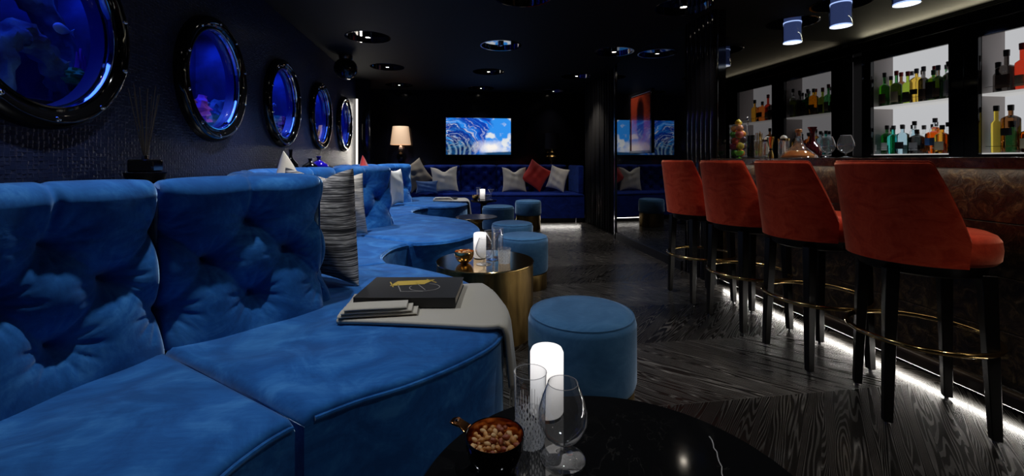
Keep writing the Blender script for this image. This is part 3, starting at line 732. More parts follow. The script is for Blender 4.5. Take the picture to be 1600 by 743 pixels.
# ------------------------------------------------------------------ table lights and glassware
CAND = bpy.data.materials.new('candle_lamp_glow'); CAND.use_nodes = True; m = CAND
gx = N(m, 'ShaderNodeTexCoord'); sp = N(m, 'ShaderNodeSeparateXYZ'); L(m, gx.outputs['Object'], sp.inputs[0])
mr = N(m, 'ShaderNodeMapRange', interpolation_type='SMOOTHSTEP'); mr.inputs['From Min'].default_value = .01; mr.inputs['From Max'].default_value = .165; mr.inputs['To Min'].default_value = .3; mr.inputs['To Max'].default_value = 1.25
L(m, sp.outputs['Z'], mr.inputs['Value']); P(m).inputs['Emission Color'].default_value = (1, .95, .92, 1); L(m, mr.outputs[0], P(m).inputs['Emission Strength'])
P(m).inputs['Base Color'].default_value = (.4, .4, .4, 1); P(m).inputs['Roughness'].default_value = .3
def candle(x, y, r, h, lab, e):
    t = empty('table_lamp', lab, 'table lamp', (x, y, .4505))
    M().lathe([(0, .004), (r-.003, .004), (r, .008), (r, h-.012), (r-.004, h-.003), (r-.012, h), (0, h)], 40).build('diffuser', CAND, t, ang=50)
    M().lathe([(0, 0), (r-.004, 0), (r-.004, .004), (0, .004)], 40).build('base', BLACKS, t)
    return t
candle(.247, 1.075, .042, .166, 'glowing white cylinder lamp on the black marble table', 1)
candle(.205, 2.835, .041, .165, 'glowing white cylinder lamp on the brass drum table', 1)
candle(.551, 7.0, .041, .165, 'glowing white cylinder lamp on the farthest table', 1)
def glass(name, prof_out, prof_in, loc, lab, cat='glass', n=48, rf=None, material=None, group=None):
    o = M().lathe([p for p in prof_out], n, rf=rf, caps=False).build(name, material or GLASS, loc=loc, ang=60 if not rf else 35)
    if material in (None, CUTG):
        r, z = prof_out[-1]; M().tube([(r*math.cos(2*PI*k/64), r*math.sin(2*PI*k/64), z) for k in range(64)], .0008, 6, True).build('rim', RIMG, o)
    return tag(o, lab, cat, group)
def cut(z0, z1, n, amp, tw=0, ro=.02):
    def f(a, z, r):
        if z0 <= z <= z1 and r > ro:
            return r-amp*max(abs(math.sin(n*a/2+tw*z)), abs(math.sin(n*a/2-tw*z)))**6
        return r
    return f
def fine(p, k=40):
    """resample a profile between cut heights"""
    out = []
    for a, b in zip(p[:-1], p[1:]):
        m_ = max(1, int(math.dist(a, b)/.004)); out += [(a[0]+(b[0]-a[0])*i/m_, a[1]+(b[1]-a[1])*i/m_) for i in range(m_)]
    return out+[p[-1]]
glass('highball_glass', fine([(0, 0), (.031, 0), (.033, .003), (.037, .16)]), [(0, .014), (.028, .016), (.0312, .03), (.0357, .155), (.0362, .1615)], (.184, .968, .4505), 'tall cut-crystal highball glass beside the nut bowl on the marble table', n=144, rf=cut(.003, .075, 44, .0008, 150, .03), material=CUTG)
def snifter(loc, s_, lab, group=None):
    out = [(0, 0), (.046, 0), (.048, .002), (.03, .005), (.010, .010), (.0055, .018), (.0055, .030), (.012, .036), (.032, .046), (.046, .062), (.0535, .085), (.052, .105), (.043, .135), (.032, .163)]
    inn = [(0, .037), (.012, .0375), (.0315, .0475), (.0452, .0628), (.0526, .0852), (.0511, .105), (.0421, .1348), (.0312, .1633)]
    return glass('brandy_snifter', [(r*s_, z*s_) for r, z in out], [(r*s_, z*s_) for r, z in inn], loc, lab, group=group)
snifter((.243, .905, .4505), 1.0, 'large clear brandy snifter on the marble table, right of the highball glass')
snifter((.218, 2.66, .4505), .98, 'clear brandy snifter in front of the lamp on the brass drum table')
glass('cut_tumbler', fine([(0, 0), (.034, 0), (.036, .003), (.041, .09)]), [(0, .012), (.031, .014), (.039, .088), (.040, .091)], (.345, 2.675, .4505), 'squat cut-crystal tumbler at the right of the brass drum table', n=96, material=CUTG)
def highball(loc, lab): return glass('tall_glass', [(0, 0), (.03, 0), (.032, .003), (.036, .19)], [(0, .014), (.028, .016), (.0342, .186), (.035, .191)], loc, lab)
highball((.325, 2.845, .4505), 'tall straight glass behind the tumbler on the brass drum table')
def martini(loc, lab, s_=1):
    out = [(0, 0), (.036, 0), (.037, .002), (.01, .006), (.004, .015), (.0038, .09), (.006, .098), (.05, .165)]
    inn = [(0, .102), (.004, .103), (.0485, .1655)]
    return glass('martini_glass', [(r*s_, z*s_) for r, z in out], [(r*s_, z*s_) for r, z in inn], loc, lab)
martini((.285, 2.775, .4505), 'stemmed martini glass beside the lamp on the brass drum table', 1.1)
highball((.485, 7.04, .4505), 'tall glass left of the lamp on the farthest table')
martini((.68, 6.92, .4505), 'martini glass on the farthest table')
glass('cut_tumbler', [(0, 0), (.034, 0), (.041, .09)], [(0, .012), (.031, .014), (.0395, .091)], (.61, 6.82, .4505), 'short tumbler at the front of the farthest table')
# nut bowls
COPB = mat('copper_inside', (.7, .3, .12), .15, 1)
NUTS = [mat('nut_tan', (.55, .24, .06), .45), mat('nut_gold', (.66, .32, .09), .45), mat('nut_brown', (.3, .07, .025), .45), mat('nut_pale', (.75, .46, .2), .5)]
def nut_mesh(k):
    n, m_ = 12, 9; A = np.zeros((m_, n, 3))
    for i in range(m_):
        s_ = i/(m_-1); r = (math.sin(PI*s_)**.75)*(1-.35*s_*(k == 2))+1e-4
        for j in range(n): a = 2*PI*j/n; A[i, j] = (r*.5*math.cos(a), r*.42*math.sin(a), (s_-.5)*(1.45 if k != 1 else 1.05))
    A[:, :, 0] += .15*np.cos(A[:, :, 2]*2) if k == 1 else 0
    mb = M(); mb.grid(A, cv=True); return mb
def bowl(x, y, s_, lab, outm, handle, nn, nlab, ngroup, rs=1):
    t = empty('snack_bowl', lab, 'bowl', (x, y, .4505))
    out = [(0, 0), (.024, 0), (.026, .004), (.040, .012), (.054, .030), (.060, .052), (.0605, .072)]
    inn = [(0, .006), (.024, .008), (.038, .016), (.051, .033), (.057, .053), (.0585, .072), (.0595, .0735)]
    M().lathe([(r*s_, z*s_) for r, z in out], 64).build('bowl_outside', outm, t, fix=False, ang=60) if False else None
    M().lathe([(r*s_, z*s_) for r, z in out+[(.0603, .0738)]+inn[::-1]], 64).build('bowl', outm, t, ang=60)
    M().lathe([(r*s_-.0004, z*s_+.0004) for r, z in inn[1:-1]], 64, caps=False).build('lining', COPB, t, ang=60, fix=False)
    if handle:
        h = M(); pts = [(-.054, .030, .071), (-.066, .038, .078), (-.080, .046, .082), (-.090, .050, .081)]; wd = [.016, .012, .014, .008]
        vs = []
        for (px, py, pz), w in zip(pts, wd):
            for s2 in (-1, 1): vs.append((px+s2*w*.5, py+s2*w*.87, pz)); vs.append((px+s2*w*.5, py+s2*w*.87, pz-.004))
        fs = []
        for i in range(3):
            o = i*4; fs += [(o, o+4, o+6, o+2), (o+1, o+3, o+7, o+5), (o, o+1, o+5, o+4), (o+2, o+6, o+7, o+3)]
        fs += [(0, 2, 3, 1), (12, 13, 15, 14)]
        hd = h.add(vs, fs).build('handle', COPB, t, bev=.002)
        M().lathe([(0, .0), (.004, .0), (.003, .002), (0, .003)], 16).build('rivet', CHROME, hd, loc=(-.078, .0445, .081))
    protos = []
    if nn:
        meshes = []
        for k in range(3): 
            o = nut_mesh(k).build('nut', NUTS[0], ang=80); meshes.append(o.data); bpy.data.objects.remove(o)
        allm = []
        for me in meshes:
            for q in NUTS:
                c = me.copy(); c.materials[0] = q; allm.append(c)
        k = 0
        for layer, (zz, rad, cnt) in enumerate([(.034, .040, nn//3), (.046, .047, nn//3), (.057, .050, nn-2*(nn//3))]):
            for i in range(cnt):
                r = rad*math.sqrt((i+.5)/cnt); a = i*2.39996+layer; z = zz+.010*(1-(r/rad)**2)+random.uniform(-.003, .003)
                o = bpy.data.objects.new('nut', random.choice(allm)); COL.objects.link(o)
                o.location = (x+r*math.cos(a)*s_, y+r*math.sin(a)*s_, .4505+z*s_)
                o.rotation_euler = (random.uniform(.9, 2.2), random.uniform(-.5, .5), random.uniform(0, 6.28)); sc = random.uniform(.0105, .0135)*rs; o.scale = (sc, sc, sc)
                tag(o, nlab, 'nut', ngroup)
    return t
bowl(.096, .895, 1.0, 'black bowl with copper lining and riveted handle on the marble table', BLACKG, True, 105, 'roasted mixed nut heaped in the copper-lined bowl on the marble table', 'nuts in the foreground bowl')
bowl(.100, 2.71, 1.0, 'small brass bowl of nuts at the left of the drum table', BRASS, False, 33, 'nut heaped in the brass bowl on the drum table', 'nuts in the drum table bowl', 1.4)
bowl(.435, 6.93, 1.0, 'small bowl of nuts on the farthest table', BRASS, False, 12, 'nut in the bowl on the farthest table', 'nuts in the farthest bowl', 2.0)

# ------------------------------------------------------------------ bar stools
def bar_stool():
    t = empty('bar_stool', 'x', 'bar stool', (0, 0, 0), 0, 'coral velvet bar stools along the counter')
    # faces +X ; back at -X
    r = .245
    M().lathe([(0, .675), (r-.012, .675), (r, .69), (r+.004, .73), (r, .765), (r-.012, .785), (r-.035, .796), (r-.1, .803), (0, .806)], 64).build('seat', CORAL, t, ang=60)
    n = 72; prof = []; A = []
    for i in range(n+1):
        ph = (i/n*2-1)*R(73); ap = abs(math.degrees(ph))
        zt = 1.085 if ap < 46 else 1.085-(1.085-.79)*((ap-46)/27)
        col = []
        def rad(z): return .252+.045*max(0, (z-.68)/.4)**1.0
        th = .042
        pts = []
        for k in range(13): z = .672+(zt-.02-.672)*k/12; pts.append((rad(z), z))
        ro = rad(zt); 
        for k in range(1, 6): g = PI*k/6; pts.append((ro-.02+.02*math.cos(g)-.001, zt-.02+.02*math.sin(g)))
        for k in range(13): z = zt-.02-(zt-.02-.70)*k/12; pts.append((rad(z)-th, z))
        for (q, z) in pts: a = PI+ph; col.append((q*math.cos(a), q*math.sin(a), z))
        A.append(col)
    A = np.array(A); n_ = A.shape[1]; mb = M(); mb.grid(A, cv=True); mb.f += [tuple(range(n_))[::-1], tuple(range(n*n_, (n+1)*n_))]
    b = mb.build('backrest', CORAL, t, ang=50)
    # piping along the slanted borders
    k = 18; M().tube([tuple(A[i, 14]) for i in range(0, n+1)], .003, 6).build('piping', CORAL, b)
    M().lathe([(0, .62), (.19, .62), (.205, .628), (.212, .66), (.222, .674), (0, .674)], 48).build('seat_frame', BLACKW, t, ang=40)
    for sx_ in (-1, 1):
        for sy_ in (-1, 1):
            l = M(); x0, y0, x1, y1 = .150*sx_, .150*sy_, .168*sx_, .168*sy_; a, b_ = .024, .016
            l.add([(x1-b_, y1-b_, .008), (x1+b_, y1-b_, .008), (x1+b_, y1+b_, .008), (x1-b_, y1+b_, .008), (x0-a, y0-a, .64), (x0+a, y0-a, .64), (x0+a, y0+a, .64), (x0-a, y0+a, .64)],
                  [(3, 2, 1, 0), (4, 5, 6, 7), (0, 1, 5, 4), (1, 2, 6, 5), (2, 3, 7, 6), (3, 0, 4, 7)])
            lo = l.build('leg', BLACKW, t, bev=.003)
            M().lathe([(0, 0), (.009, 0), (.009, .008), (0, .008)], 12, (x1, y1, 0)).build('glide', CHROME, lo)
    rr_ = .248
    M().tube([(rr_*math.cos(2*PI*k/96), rr_*math.sin(2*PI*k/96), .345) for k in range(96)], .0105, 12, True).build('foot_ring', BRASS, t)
    return t
st0 = bar_stool()
for i, (x, y, a, lab) in enumerate([(2.03, 1.62, -30, 'coral bar stool nearest the camera, turned slightly, seat in full view'), (2.01, 2.14, -4, 'second nearest coral bar stool'),
                                    (1.99, 2.66, 2, 'third coral bar stool from the camera'), (1.99, 3.21, 0, 'farthest coral bar stool, next to the fluted column')]):
    o = st0 if i == 0 else copy_tree(st0); o.location = (x, y, 0); o.rotation_euler = (0, 0, R(a)); o['label'] = lab
for ch in st0.children:
    if ch.name.startswith(('seat', 'backrest')) and 'frame' not in ch.name: ch.rotation_euler = (0, 0, R(30))   # the seat swivels on its legs

# ------------------------------------------------------------------ bar counter
STONE = mat('brown_stone', (.07, .045, .03), .3)
v = coords(STONE, (1, 1, 1)); nz = noise(STONE, v, 16, 7, 1.2, .72)
L(STONE, ramp(STONE, nz, [(.36, (.005, .004, .003)), (.5, (.025, .016, .009)), (.6, (.08, .055, .025)), (.72, (.2, .16, .08))]), P(STONE).inputs['Base Color'])
bump(STONE, nz, .5, .01)
SLAB = mat('dark_counter_stone', (.03, .02, .015), .18)
L(SLAB, ramp(SLAB, noise(SLAB, coords(SLAB), 14, 6, .6, .7), [(.35, (.008, .006, .005)), (.55, (.035, .02, .012)), (.7, (.1, .06, .035))]), P(SLAB).inputs['Base Color'])
t = empty('bar_counter', 'long stone bar counter with glowing foot, behind the coral stools', 'bar counter', (2.5, 2.0, 0))
def tb(mb, name, m_, **k): return mb.build(name, m_, t, **k)
def sh(poly): return [(x-2.5, y-2.0) for x, y in poly]
tb(M().prism(sh([(2.26, .3), (2.80, .3), (2.80, 4.262), (2.43, 4.262), (2.43, 3.49), (2.26, 3.49)]), 1.052, 1.10), 'counter_top', SLAB, bev=.004)
b = M(); 
for k in range(4):
    z0 = .115+k*.234; b.box(2.375-2.5, 2.62-2.5, .3-2, 3.49-2, z0, z0+.231)
b.box(2.40-2.5, 2.62-2.5, .3-2, 3.49-2, .02, 1.052)
tb(b, 'front_panel', STONE, bev=.002)
tb(M().box(2.43-2.5, 2.62-2.5, 3.5-2, 4.262-2, .02, 1.051), 'end_cabinet', BLACKS)
tb(M().box(2.335-2.5, 2.38-2.5, .3-2, 3.49-2, .045, .112), 'foot_plinth', mat('brown_bronze', (.035, .024, .016), .35), bev=.018, seg=5)
LEDS = emis('led_line', (1, .93, .82), 3)
tb(M().box(2.383-2.5, 2.392-2.5, .3-2, 3.45-2, .03, .042), 'led_strip', LEDS)
area((2.352, 1.9, .041), 3.1, .012, 4.6, (0, R(70), R(90)) if False else Euler((R(-78), 0, R(-90))), (1, .95, .88))
area((2.33, 1.9, 1.045), .03, 3.1, 1.1, (0, R(-25), 0), (1, .88, .7))

# glossy black partition with fluted end + framed artwork
struct(M().box(2.28, 2.41, 3.94, 5.72, 0, CZ).build('wall_partition', WALLG, smooth=False))
fl = M()
for k in range(6):
    y = 3.53+k*.075; fl.lathe([(.036, 0), (.036, CZ)], 24, (2.318, y, 0))
fl.box(2.32, 2.41, 3.50, 3.94, 0, CZ)
struct(fl.build('trim_2', BLACKG, ang=30))
struct(M().box(2.262, 2.29, 5.70, 5.735, 0, CZ).build('trim_3', mat('dark_chrome_edge', (.3, .3, .32), .15, 1), bev=.003))
tag(M().box(2.268, 2.2795, 4.0, 5.68, .0, .09).build('trim_4', BLACKS), kind='structure')
ART = mat('red_print', (.4, .05, .02), .12, Coat_Weight=1)
v = coords(ART); sp = N(ART, 'ShaderNodeSeparateXYZ'); L(ART, v, sp.inputs[0])
def amth(op, a, b=None, c=None):
    n = N(ART, 'ShaderNodeMath', operation=op)
    for i, q in enumerate((a, b, c)):
        if q is None: continue
        if isinstance(q, (int, float)): n.inputs[i].default_value = q
        else: L(ART, q, n.inputs[i])
    return n.outputs[0]
dd = amth('ADD', amth('POWER', amth('ABSOLUTE', amth('DIVIDE', sp.outputs['Y'], .13)), 2), amth('POWER', amth('ABSOLUTE', amth('DIVIDE', amth('SUBTRACT', sp.outputs['Z'], .42), .30)), 3))
dd = amth('ADD', dd, amth('MULTIPLY', noise(ART, v, 5, 3), .5))
L(ART, ramp(ART, dd, [(.5, (.01, .002, .002)), (.75, (.07, .01, .005)), (1.0, (.2, .025, .01))]), P(ART).inputs['Base Color'])
t = empty('framed_picture', 'glossy red picture in a black frame on the black partition', 'picture', (2.28, 4.91, 1.165))
M().box(-.012, -.004, -.27, .27, .03, .70).build('print', ART, t, smooth=False)
f = M(); f.box(-.02, 0, -.30, -.27, 0, .73); f.box(-.02, 0, .27, .30, 0, .73); f.box(-.02, 0, -.27, .27, 0, .03); f.box(-.02, 0, -.27, .27, .70, .73)
f.build('frame', BLACKG, t, bev=.002)
spot((1.25, 4.9, 2.3), 1.1, 36, .6, (1, .8, .7), target=(2.28, 4.91, 1.6))  # added spot to light the picture, without a fixture
# dark pleated curtain
n = 240; A = np.zeros((n, 3, 3))
for i in range(n):
    y = 5.76+(7.2-5.76)*i/(n-1)
    for j, z in enumerate((.02, 1.2, 2.39)): A[i, j] = (2.37+.035*math.sin(i*.52)+.01*math.sin(i*.17+j), y, z)
o = M().grid(A).build('curtain', mat('black_drape', (.003, .0025, .0025), .8), ang=80, fix=False)
sm = o.modifiers.new('t', 'SOLIDIFY'); sm.thickness = .004
tag(o, 'black pleated curtain between the partition and the back sofa', 'curtain')

# smoked mirror at the end of the bar and back bar cabinets
struct(M().box(2.43, 4.84, 4.27, 4.30, 0, CZ).build('wall_mirror', SMOKE, smooth=False))
CXF = 4.46; SH = emis('shelf_white', (1, .99, .97), .42);  # shelves given a glow of their own so their edges look lit
BACKL = emis('backlit_panel', (.96, .97, 1), .5); SIDEG = mat('grey_side_panel', (.42, .38, .37), .5)
def cabinet(y0, y1, lab):
    t = empty('display_cabinet', lab, 'display cabinet', (CXF, y0, 0))
    w = y1-y0
    f = M(); f.box(0, .03, -.11, 0, .9, CZ-.002); f.box(0, .03, w, w+.108, .9, CZ-.002); f.box(0, .03, 0, w, 2.13, CZ-.002); f.box(0, .03, 0, w, .9, 1.135)
    f.build('frame', BLACKG, t, bev=.003)
    i_ = M(); i_.box(-.008, 0, -.012, .0, 1.135, 2.142); i_.box(-.008, 0, w, w+.012, 1.135, 2.142); i_.box(-.008, 0, 0, w, 2.13, 2.142)
    i_.build('bead', BLACKG, t, bev=.002)
    M().box(.27, .285, 0.0, w, 1.135, 2.24).build('backlit_panel', BACKL, t, smooth=False)
    s_ = M(); s_.box(.03, .27, -.012, 0, 1.12, 2.24); s_.box(.03, .27, w, w+.012, 1.12, 2.24); s_.box(.03, .27, 0, w, 2.21, 2.22)
    s_.build('carcass', SIDEG, t, smooth=False)
    M().box(.03, .27, 0, w, 1.118, 1.146).build('shelf', SH, t, bev=.001)
    q = M().box(.03, .268, 0.002, w-.002, 1.628, 1.648).build('shelf', SH, t, bev=.001)
    rl = M(); rl.tube([(.045, .004, 1.70), (.045, w-.004, 1.70)], .002, 6); rl.tube([(.045, w*.5, 1.648), (.045, w*.5, 1.70)], .002, 6); rl.build('rail', CHROME, t)
    rl = M(); rl.tube([(.045, .004, 1.20), (.045, w-.004, 1.20)], .002, 6); rl.tube([(.045, w*.5, 1.146), (.045, w*.5, 1.20)], .002, 6); rl.build('rail', CHROME, t)
    M().box(0.03, .36, -.10, w+.10, .02, 1.116).build('base', BLACKS, t)
    area((CXF+.33, (y0+y1)/2, 1.9), .40, w*.9, 2.2, (0, R(90), 0), (1, .98, .95)) if False else None
    return t
cabinet(3.30, 4.03, 'backlit bottle cabinet farther from the camera, left of the black post')
cabinet(2.35, 3.08, 'backlit bottle cabinet at the right edge of the photo')
M_ = M().box(CXF-.14, CXF-.001, .3, 4.262, 2.22, 2.33); struct(M_.build('trim_5', BLACKG, bev=.01))
area((4.43, 2.4, 2.345), .02, 3.4, 8, (0, R(120), 0), (1, .9, .62))

# bottles
def bottle(x, y, z, r, bh, nh, nr, body, cap, lab, sq=0, label=None, shoulder=.035, caph=.03, capr=None, group=None, neckm=None):
    t = empty('bottle', lab, 'bottle', (x, y, z+.0008), random.uniform(-.2, .2), group)
    capr = capr or nr+.004; r *= 1.08
    pr = [(0, 0), (r*.92, 0), (r, .006), (r, bh), (r*.93, bh+shoulder*.35), (r*.6, bh+shoulder*.75), (nr, bh+shoulder), (nr, bh+shoulder+nh), (nr+.002, bh+shoulder+nh), (nr+.002, bh+shoulder+nh+.006), (0, bh+shoulder+nh+.006)]
    def rf(a, zz, q):
        if not sq or q < nr+.004: return q
        k = sq; c, s2 = abs(math.cos(a)), abs(math.sin(a)); f_ = 1/((c**k+s2**k)**(1/k)); return q*f_*.93
    M().lathe(pr, 32, rf=rf).build('glass_body', body, t, ang=45)
    ch = bh+shoulder+nh
    M().lathe([(0, ch-caph*.6), (capr, ch-caph*.6), (capr+.001, ch+caph*.4), (capr-.002, ch+caph*.45), (0, ch+caph*.45)], 20).build('cap', cap, t, ang=40)
    if label is not None:
        lm, z0, z1 = label; n = 14; mb = M(); vs = []; 
        for zz in (z0, z1):
            for k in range(n):
                a = PI+(k/(n-1)-.5)*1.7; q = rf(a, zz, r)+.0012; vs.append((q*math.cos(a), q*math.sin(a), zz))
        mb.add(vs, [(k, k+1, n+k+1, n+k) for k in range(n-1)]).build('paper_label', lm, t, fix=False, ang=60)
    return t
TG = {k: tinted('bottle_'+k, c, 0, i) for k, c, i in [('green', (.08, .32, .1), 1.35), ('lime', (.45, .6, .06), 1.35), ('amber', (.9, .42, .04), 1.35), ('orange', (1, .25, .04), 1.35), ('teal', (.06, .6, .5), 1.35), ('sky', (.6, .85, .95), 1.35), ('clear', (.9, .94, .95), 1.35),
      ('dark', (.06, .05, .045), 1.35), ('brown', (.22, .09, .03), 1.35), ('red', (.75, .05, .02), 1.35), ('honey', (.95, .6, .08), 1.35), ('smoke', (.25, .24, .24), 1.35), ('yellow', (.95, .72, .1), 1.35)]}
CB = mat('cap_black', (.01, .01, .01), .3); CRD = mat('cap_red', (.3, .01, .01), .35); CGY = mat('cap_grey', (.16, .16, .17), .35, .6); CGD = mat('cap_gold', (.6, .4, .12), .3, 1); CWD = mat('cap_wood', (.3, .16, .07), .6)
LBK = mat('label_black', (.012, .012, .014), .5); LCR = mat('label_cream', (.35, .3, .2), .6); LBR = mat('label_brown', (.09, .05, .03), .6); LBL = mat('label_blue', (.05, .16, .45), .5); LGR = mat('label_grey', (.3, .3, .31), .5); LWH = mat('label_white', (.7, .7, .68), .6)
z1, z0 = 1.648, 1.146; BX = CXF+.14
top1 = [ # y, r, bh, nh, body, cap, sq, label, desc
 (4.12, .040, .19, .075, 'dark', CB, 0, (LBR, .03, .12), 'black bottle at the far left of the upper shelf'),
 (4.02, .042, .20, .10, 'green', CB, 0, (LBR, .03, .13), 'dark green bottle with black neck, second on the upper shelf'),
 (3.915, .043, .20, .10, 'green', CRD, 0, (LCR, .03, .14), 'dark green bottle with red capsule on the upper shelf'),
 (3.815, .040, .19, .085, 'lime', CRD, 0, (LBK, .02, .12), 'yellow-green bottle with dark red cap on the upper shelf'),
 (3.71, .047, .22, .06, 'honey', CGY, 0, (LBK, .08, .13), 'golden yellow bottle with grey cap on the upper shelf'),
 (3.635, .036, .20, .085, 'smoke', CGY, 0, (LBR, .02, .12), 'grey bottle behind the black label bottle on the upper shelf'),
 (3.575, .050, .19, .05, 'green', mat('cap_green', (.02, .12, .05), .4), 4, (LBK, .02, .18), 'square green bottle with black label on the upper shelf'),
 (3.51, .036, .19, .08, 'smoke', CGY, 0, (LBR, .03, .11), 'slim grey bottle on the upper shelf'),
 (3.455, .036, .21, .085, 'dark', CB, 0, (LGR, .03, .17), 'dark bottle with grey label on the upper shelf'),
 (3.40, .036, .24, .085, 'clear', CB, 0, (LGR, .03, .17), 'tall clear bottle near the right end of the upper shelf'),
 (3.34, .035, .20, .06, 'lime', CB, 0, (LCR, .03, .12), 'last bottle at the right end of the upper shelf')]
for (y, r, bh, nh, c, cp, sq, lb, d) in top1: bottle(BX-.04+random.uniform(-.02, .05), y-.05, z1, r, bh, nh, .013, TG[c], cp, d+' of the farther cabinet', sq, lb, caph=.045, group='bottles in the farther cabinet')
low1 = [
 (4.10, .038, .19, .07, 'sky', CB, 0, (LWH, .03, .10), 'pale blue bottle at the far left of the lower shelf'),
 (4.02, .045, .19, .06, 'green', CB, 0, (LWH, .04, .12), 'green bottle with white label on the lower shelf'),
 (3.915, .047, .17, .07, 'teal', CGY, 0, None, 'turquoise bottle on the lower shelf'),
 (3.83, .050, .18, .06, 'sky', CGY, 4, (LBK, .05, .12), 'square pale blue bottle with black band on the lower shelf'),
 (3.735, .036, .21, .06, 'clear', CB, 0, None, 'tall clear bottle behind the diamond label bottle on the lower shelf'),
 (3.70, .050, .15, .035, 'dark', CB, 4, (LGR, .03, .11), 'short black bottle with grey label on the lower shelf'),
 (3.595, .050, .18, .05, 'orange', CGY, 4, (LBL, .08, .15), 'orange bottle with blue label on the lower shelf'),
 (3.525, .036, .22, .06, 'clear', CGY, 0, None, 'slim clear bottle on the lower shelf'),
 (3.465, .044, .16, .05, 'amber', CB, 4, (LCR, .03, .11), 'amber bottle with cream label on the lower shelf'),
 (3.385, .044, .20, .07, 'smoke', CB, 0, (LBK, .03, .14), 'dark bottle at the right end of the lower shelf')]
for (y, r, bh, nh, c, cp, sq, lb, d) in low1: bottle(BX-.05+random.uniform(-.02, .06), y-.05, z0, r, bh, nh, .014, TG[c], cp, d+' of the farther cabinet', sq, lb, caph=.04, group='bottles in the farther cabinet')
top2 = [(3.04, .030, .14, .06, 'dark', CB, 0, None, 'small black bottle in the upper left corner'), (2.985, .055, .19, .10, 'dark', CB, 4, (LBR, .03, .14), 'wide black bottle with brown label on the upper shelf'),
        (2.885, .040, .21, .11, 'red', CRD, 0, (LCR, .03, .12), 'tall red bottle with dark red capsule on the upper shelf'), (2.77, .068, .19, .045, 'orange', CGY, 4, (LBK, .06, .13), 'broad orange bottle with grey stopper on the upper shelf'), (2.61, .045, .2, .08, 'amber', CB, 0, None, 'amber bottle nearest the photo edge on the upper shelf')]
for (y, r, bh, nh, c, cp, sq, lb, d) in top2: bottle(BX-.03, y-.02, z1, r, bh, nh, .015, TG[c], cp, d+' of the right-hand cabinet', sq, lb, caph=.05, group='bottles in the right-hand cabinet')
low2 = [(3.05, .030, .24, .10, 'yellow', CB, 0, None, 'slim yellow bottle in the lower left corner'), (3.02, .028, .15, .05, 'teal', CB, 0, None, 'small turquoise bottle behind the square whisky bottle on the lower shelf'),
        (2.955, .046, .27, .065, 'brown', CB, 5, (LBK, .14, .20), 'tall square whisky-type bottle with slanted black label on the lower shelf'), (2.80, .070, .15, .035, 'orange', CB, 4, (LCR, .03, .11), 'broad orange decanter bottle with black stopper on the lower shelf'),
        (2.86, .045, .20, .05, 'yellow', CB, 0, None, 'yellow bottle behind the broad orange one on the lower shelf'), (2.62, .05, .18, .06, 'amber', CWD, 4, (LCR, .03, .1), 'amber bottle at the edge of the photo on the lower shelf')]
for i, (y, r, bh, nh, c, cp, sq, lb, d) in enumerate(low2): bottle(BX-.05+(.09 if i in (1, 4) else 0), y-.03, z0, r, bh, nh, .015, TG[c], cp, d+' of the right-hand cabinet', sq, lb, caph=.045, group='bottles in the right-hand cabinet')

bk = ['smoke', 'green', 'amber', 'smoke', 'clear', 'brown', 'lime']; bl = ['sky', 'clear', 'amber', 'clear', 'sky', 'clear', 'green']
for k in range(7):
    bottle(BX+.07, 3.37+.105*k, z1, .038, .20+.01*(k % 3), .075, .013, TG[bk[k]], [CB, CGY, CRD][k % 3], '%s bottle, %s from the right in the back row of the upper shelf' % (bk[k], ['first', 'second', 'third', 'fourth', 'fifth', 'sixth', 'seventh'][k]), 0, (LBR, .03, .11), caph=.04, group='bottles in the farther cabinet')
    bottle(BX+.07, 3.36+.105*k, z0, .038, .17+.012*(k % 3), .06, .013, TG[bl[k]], [CGY, CB, CB][k % 3], '%s bottle, %s from the right in the back row of the lower shelf' % (bl[k], ['first', 'second', 'third', 'fourth', 'fifth', 'sixth', 'seventh'][k]), 0, (LGR, .03, .10), caph=.04, group='bottles in the farther cabinet')

# ------------------------------------------------------------------ things on the counter
CT = 1.1008
VY, VX = 3.59, 2.60
glass('fruit_vase', [(0, 0), (.078, 0), (.080, .004), (.080, .30)], [(0, .012), (.074, .013), (.0755, .299), (.078, .302)], (VX, VY, CT), 'tall clear cylinder vase filled with coloured fruit at the far end of the counter', 'vase', 64)
frm = {k: mat('skin_'+k, c, .4, Subsurface_Weight=0) for k, c in dict(orange=(.95, .35, .03), lemon=(.9, .65, .05), lime=(.12, .5, .04), pink=(.85, .18, .12), magenta=(.45, .02, .12), plum=(.06, .01, .03), peach=(.9, .33, .12)).items()}
def fruit(k, dx, dy, z, r, kind, lab):
    pr = [(0, -1), (.25, -.97), (.6, -.8), (.88, -.45), (1, 0), (.9, .45), (.62, .8), (.3, .96), (.08, .97), (0, .93)]
    if kind == 'lemon': pr = [(0, -1.3), (.12, -1.22), (.3, -1.05), (.7, -.7), (.95, -.3), (1, 0), (.95, .3), (.7, .7), (.3, 1.05), (.12, 1.22), (0, 1.3)]
    o = M().lathe([(a*r, b*r) for a, b in pr], 28).build('lemon' if kind == 'lemon' else ('lime' if k == 'lime' else 'fruit'), frm[k], loc=(VX+dx, VY+dy, CT+z), rot=(random.uniform(-.6, .6), random.uniform(-.6, .6), random.uniform(0, 3)), ang=80)
    return tag(o, lab, 'fruit', 'fruit stacked in the vase')
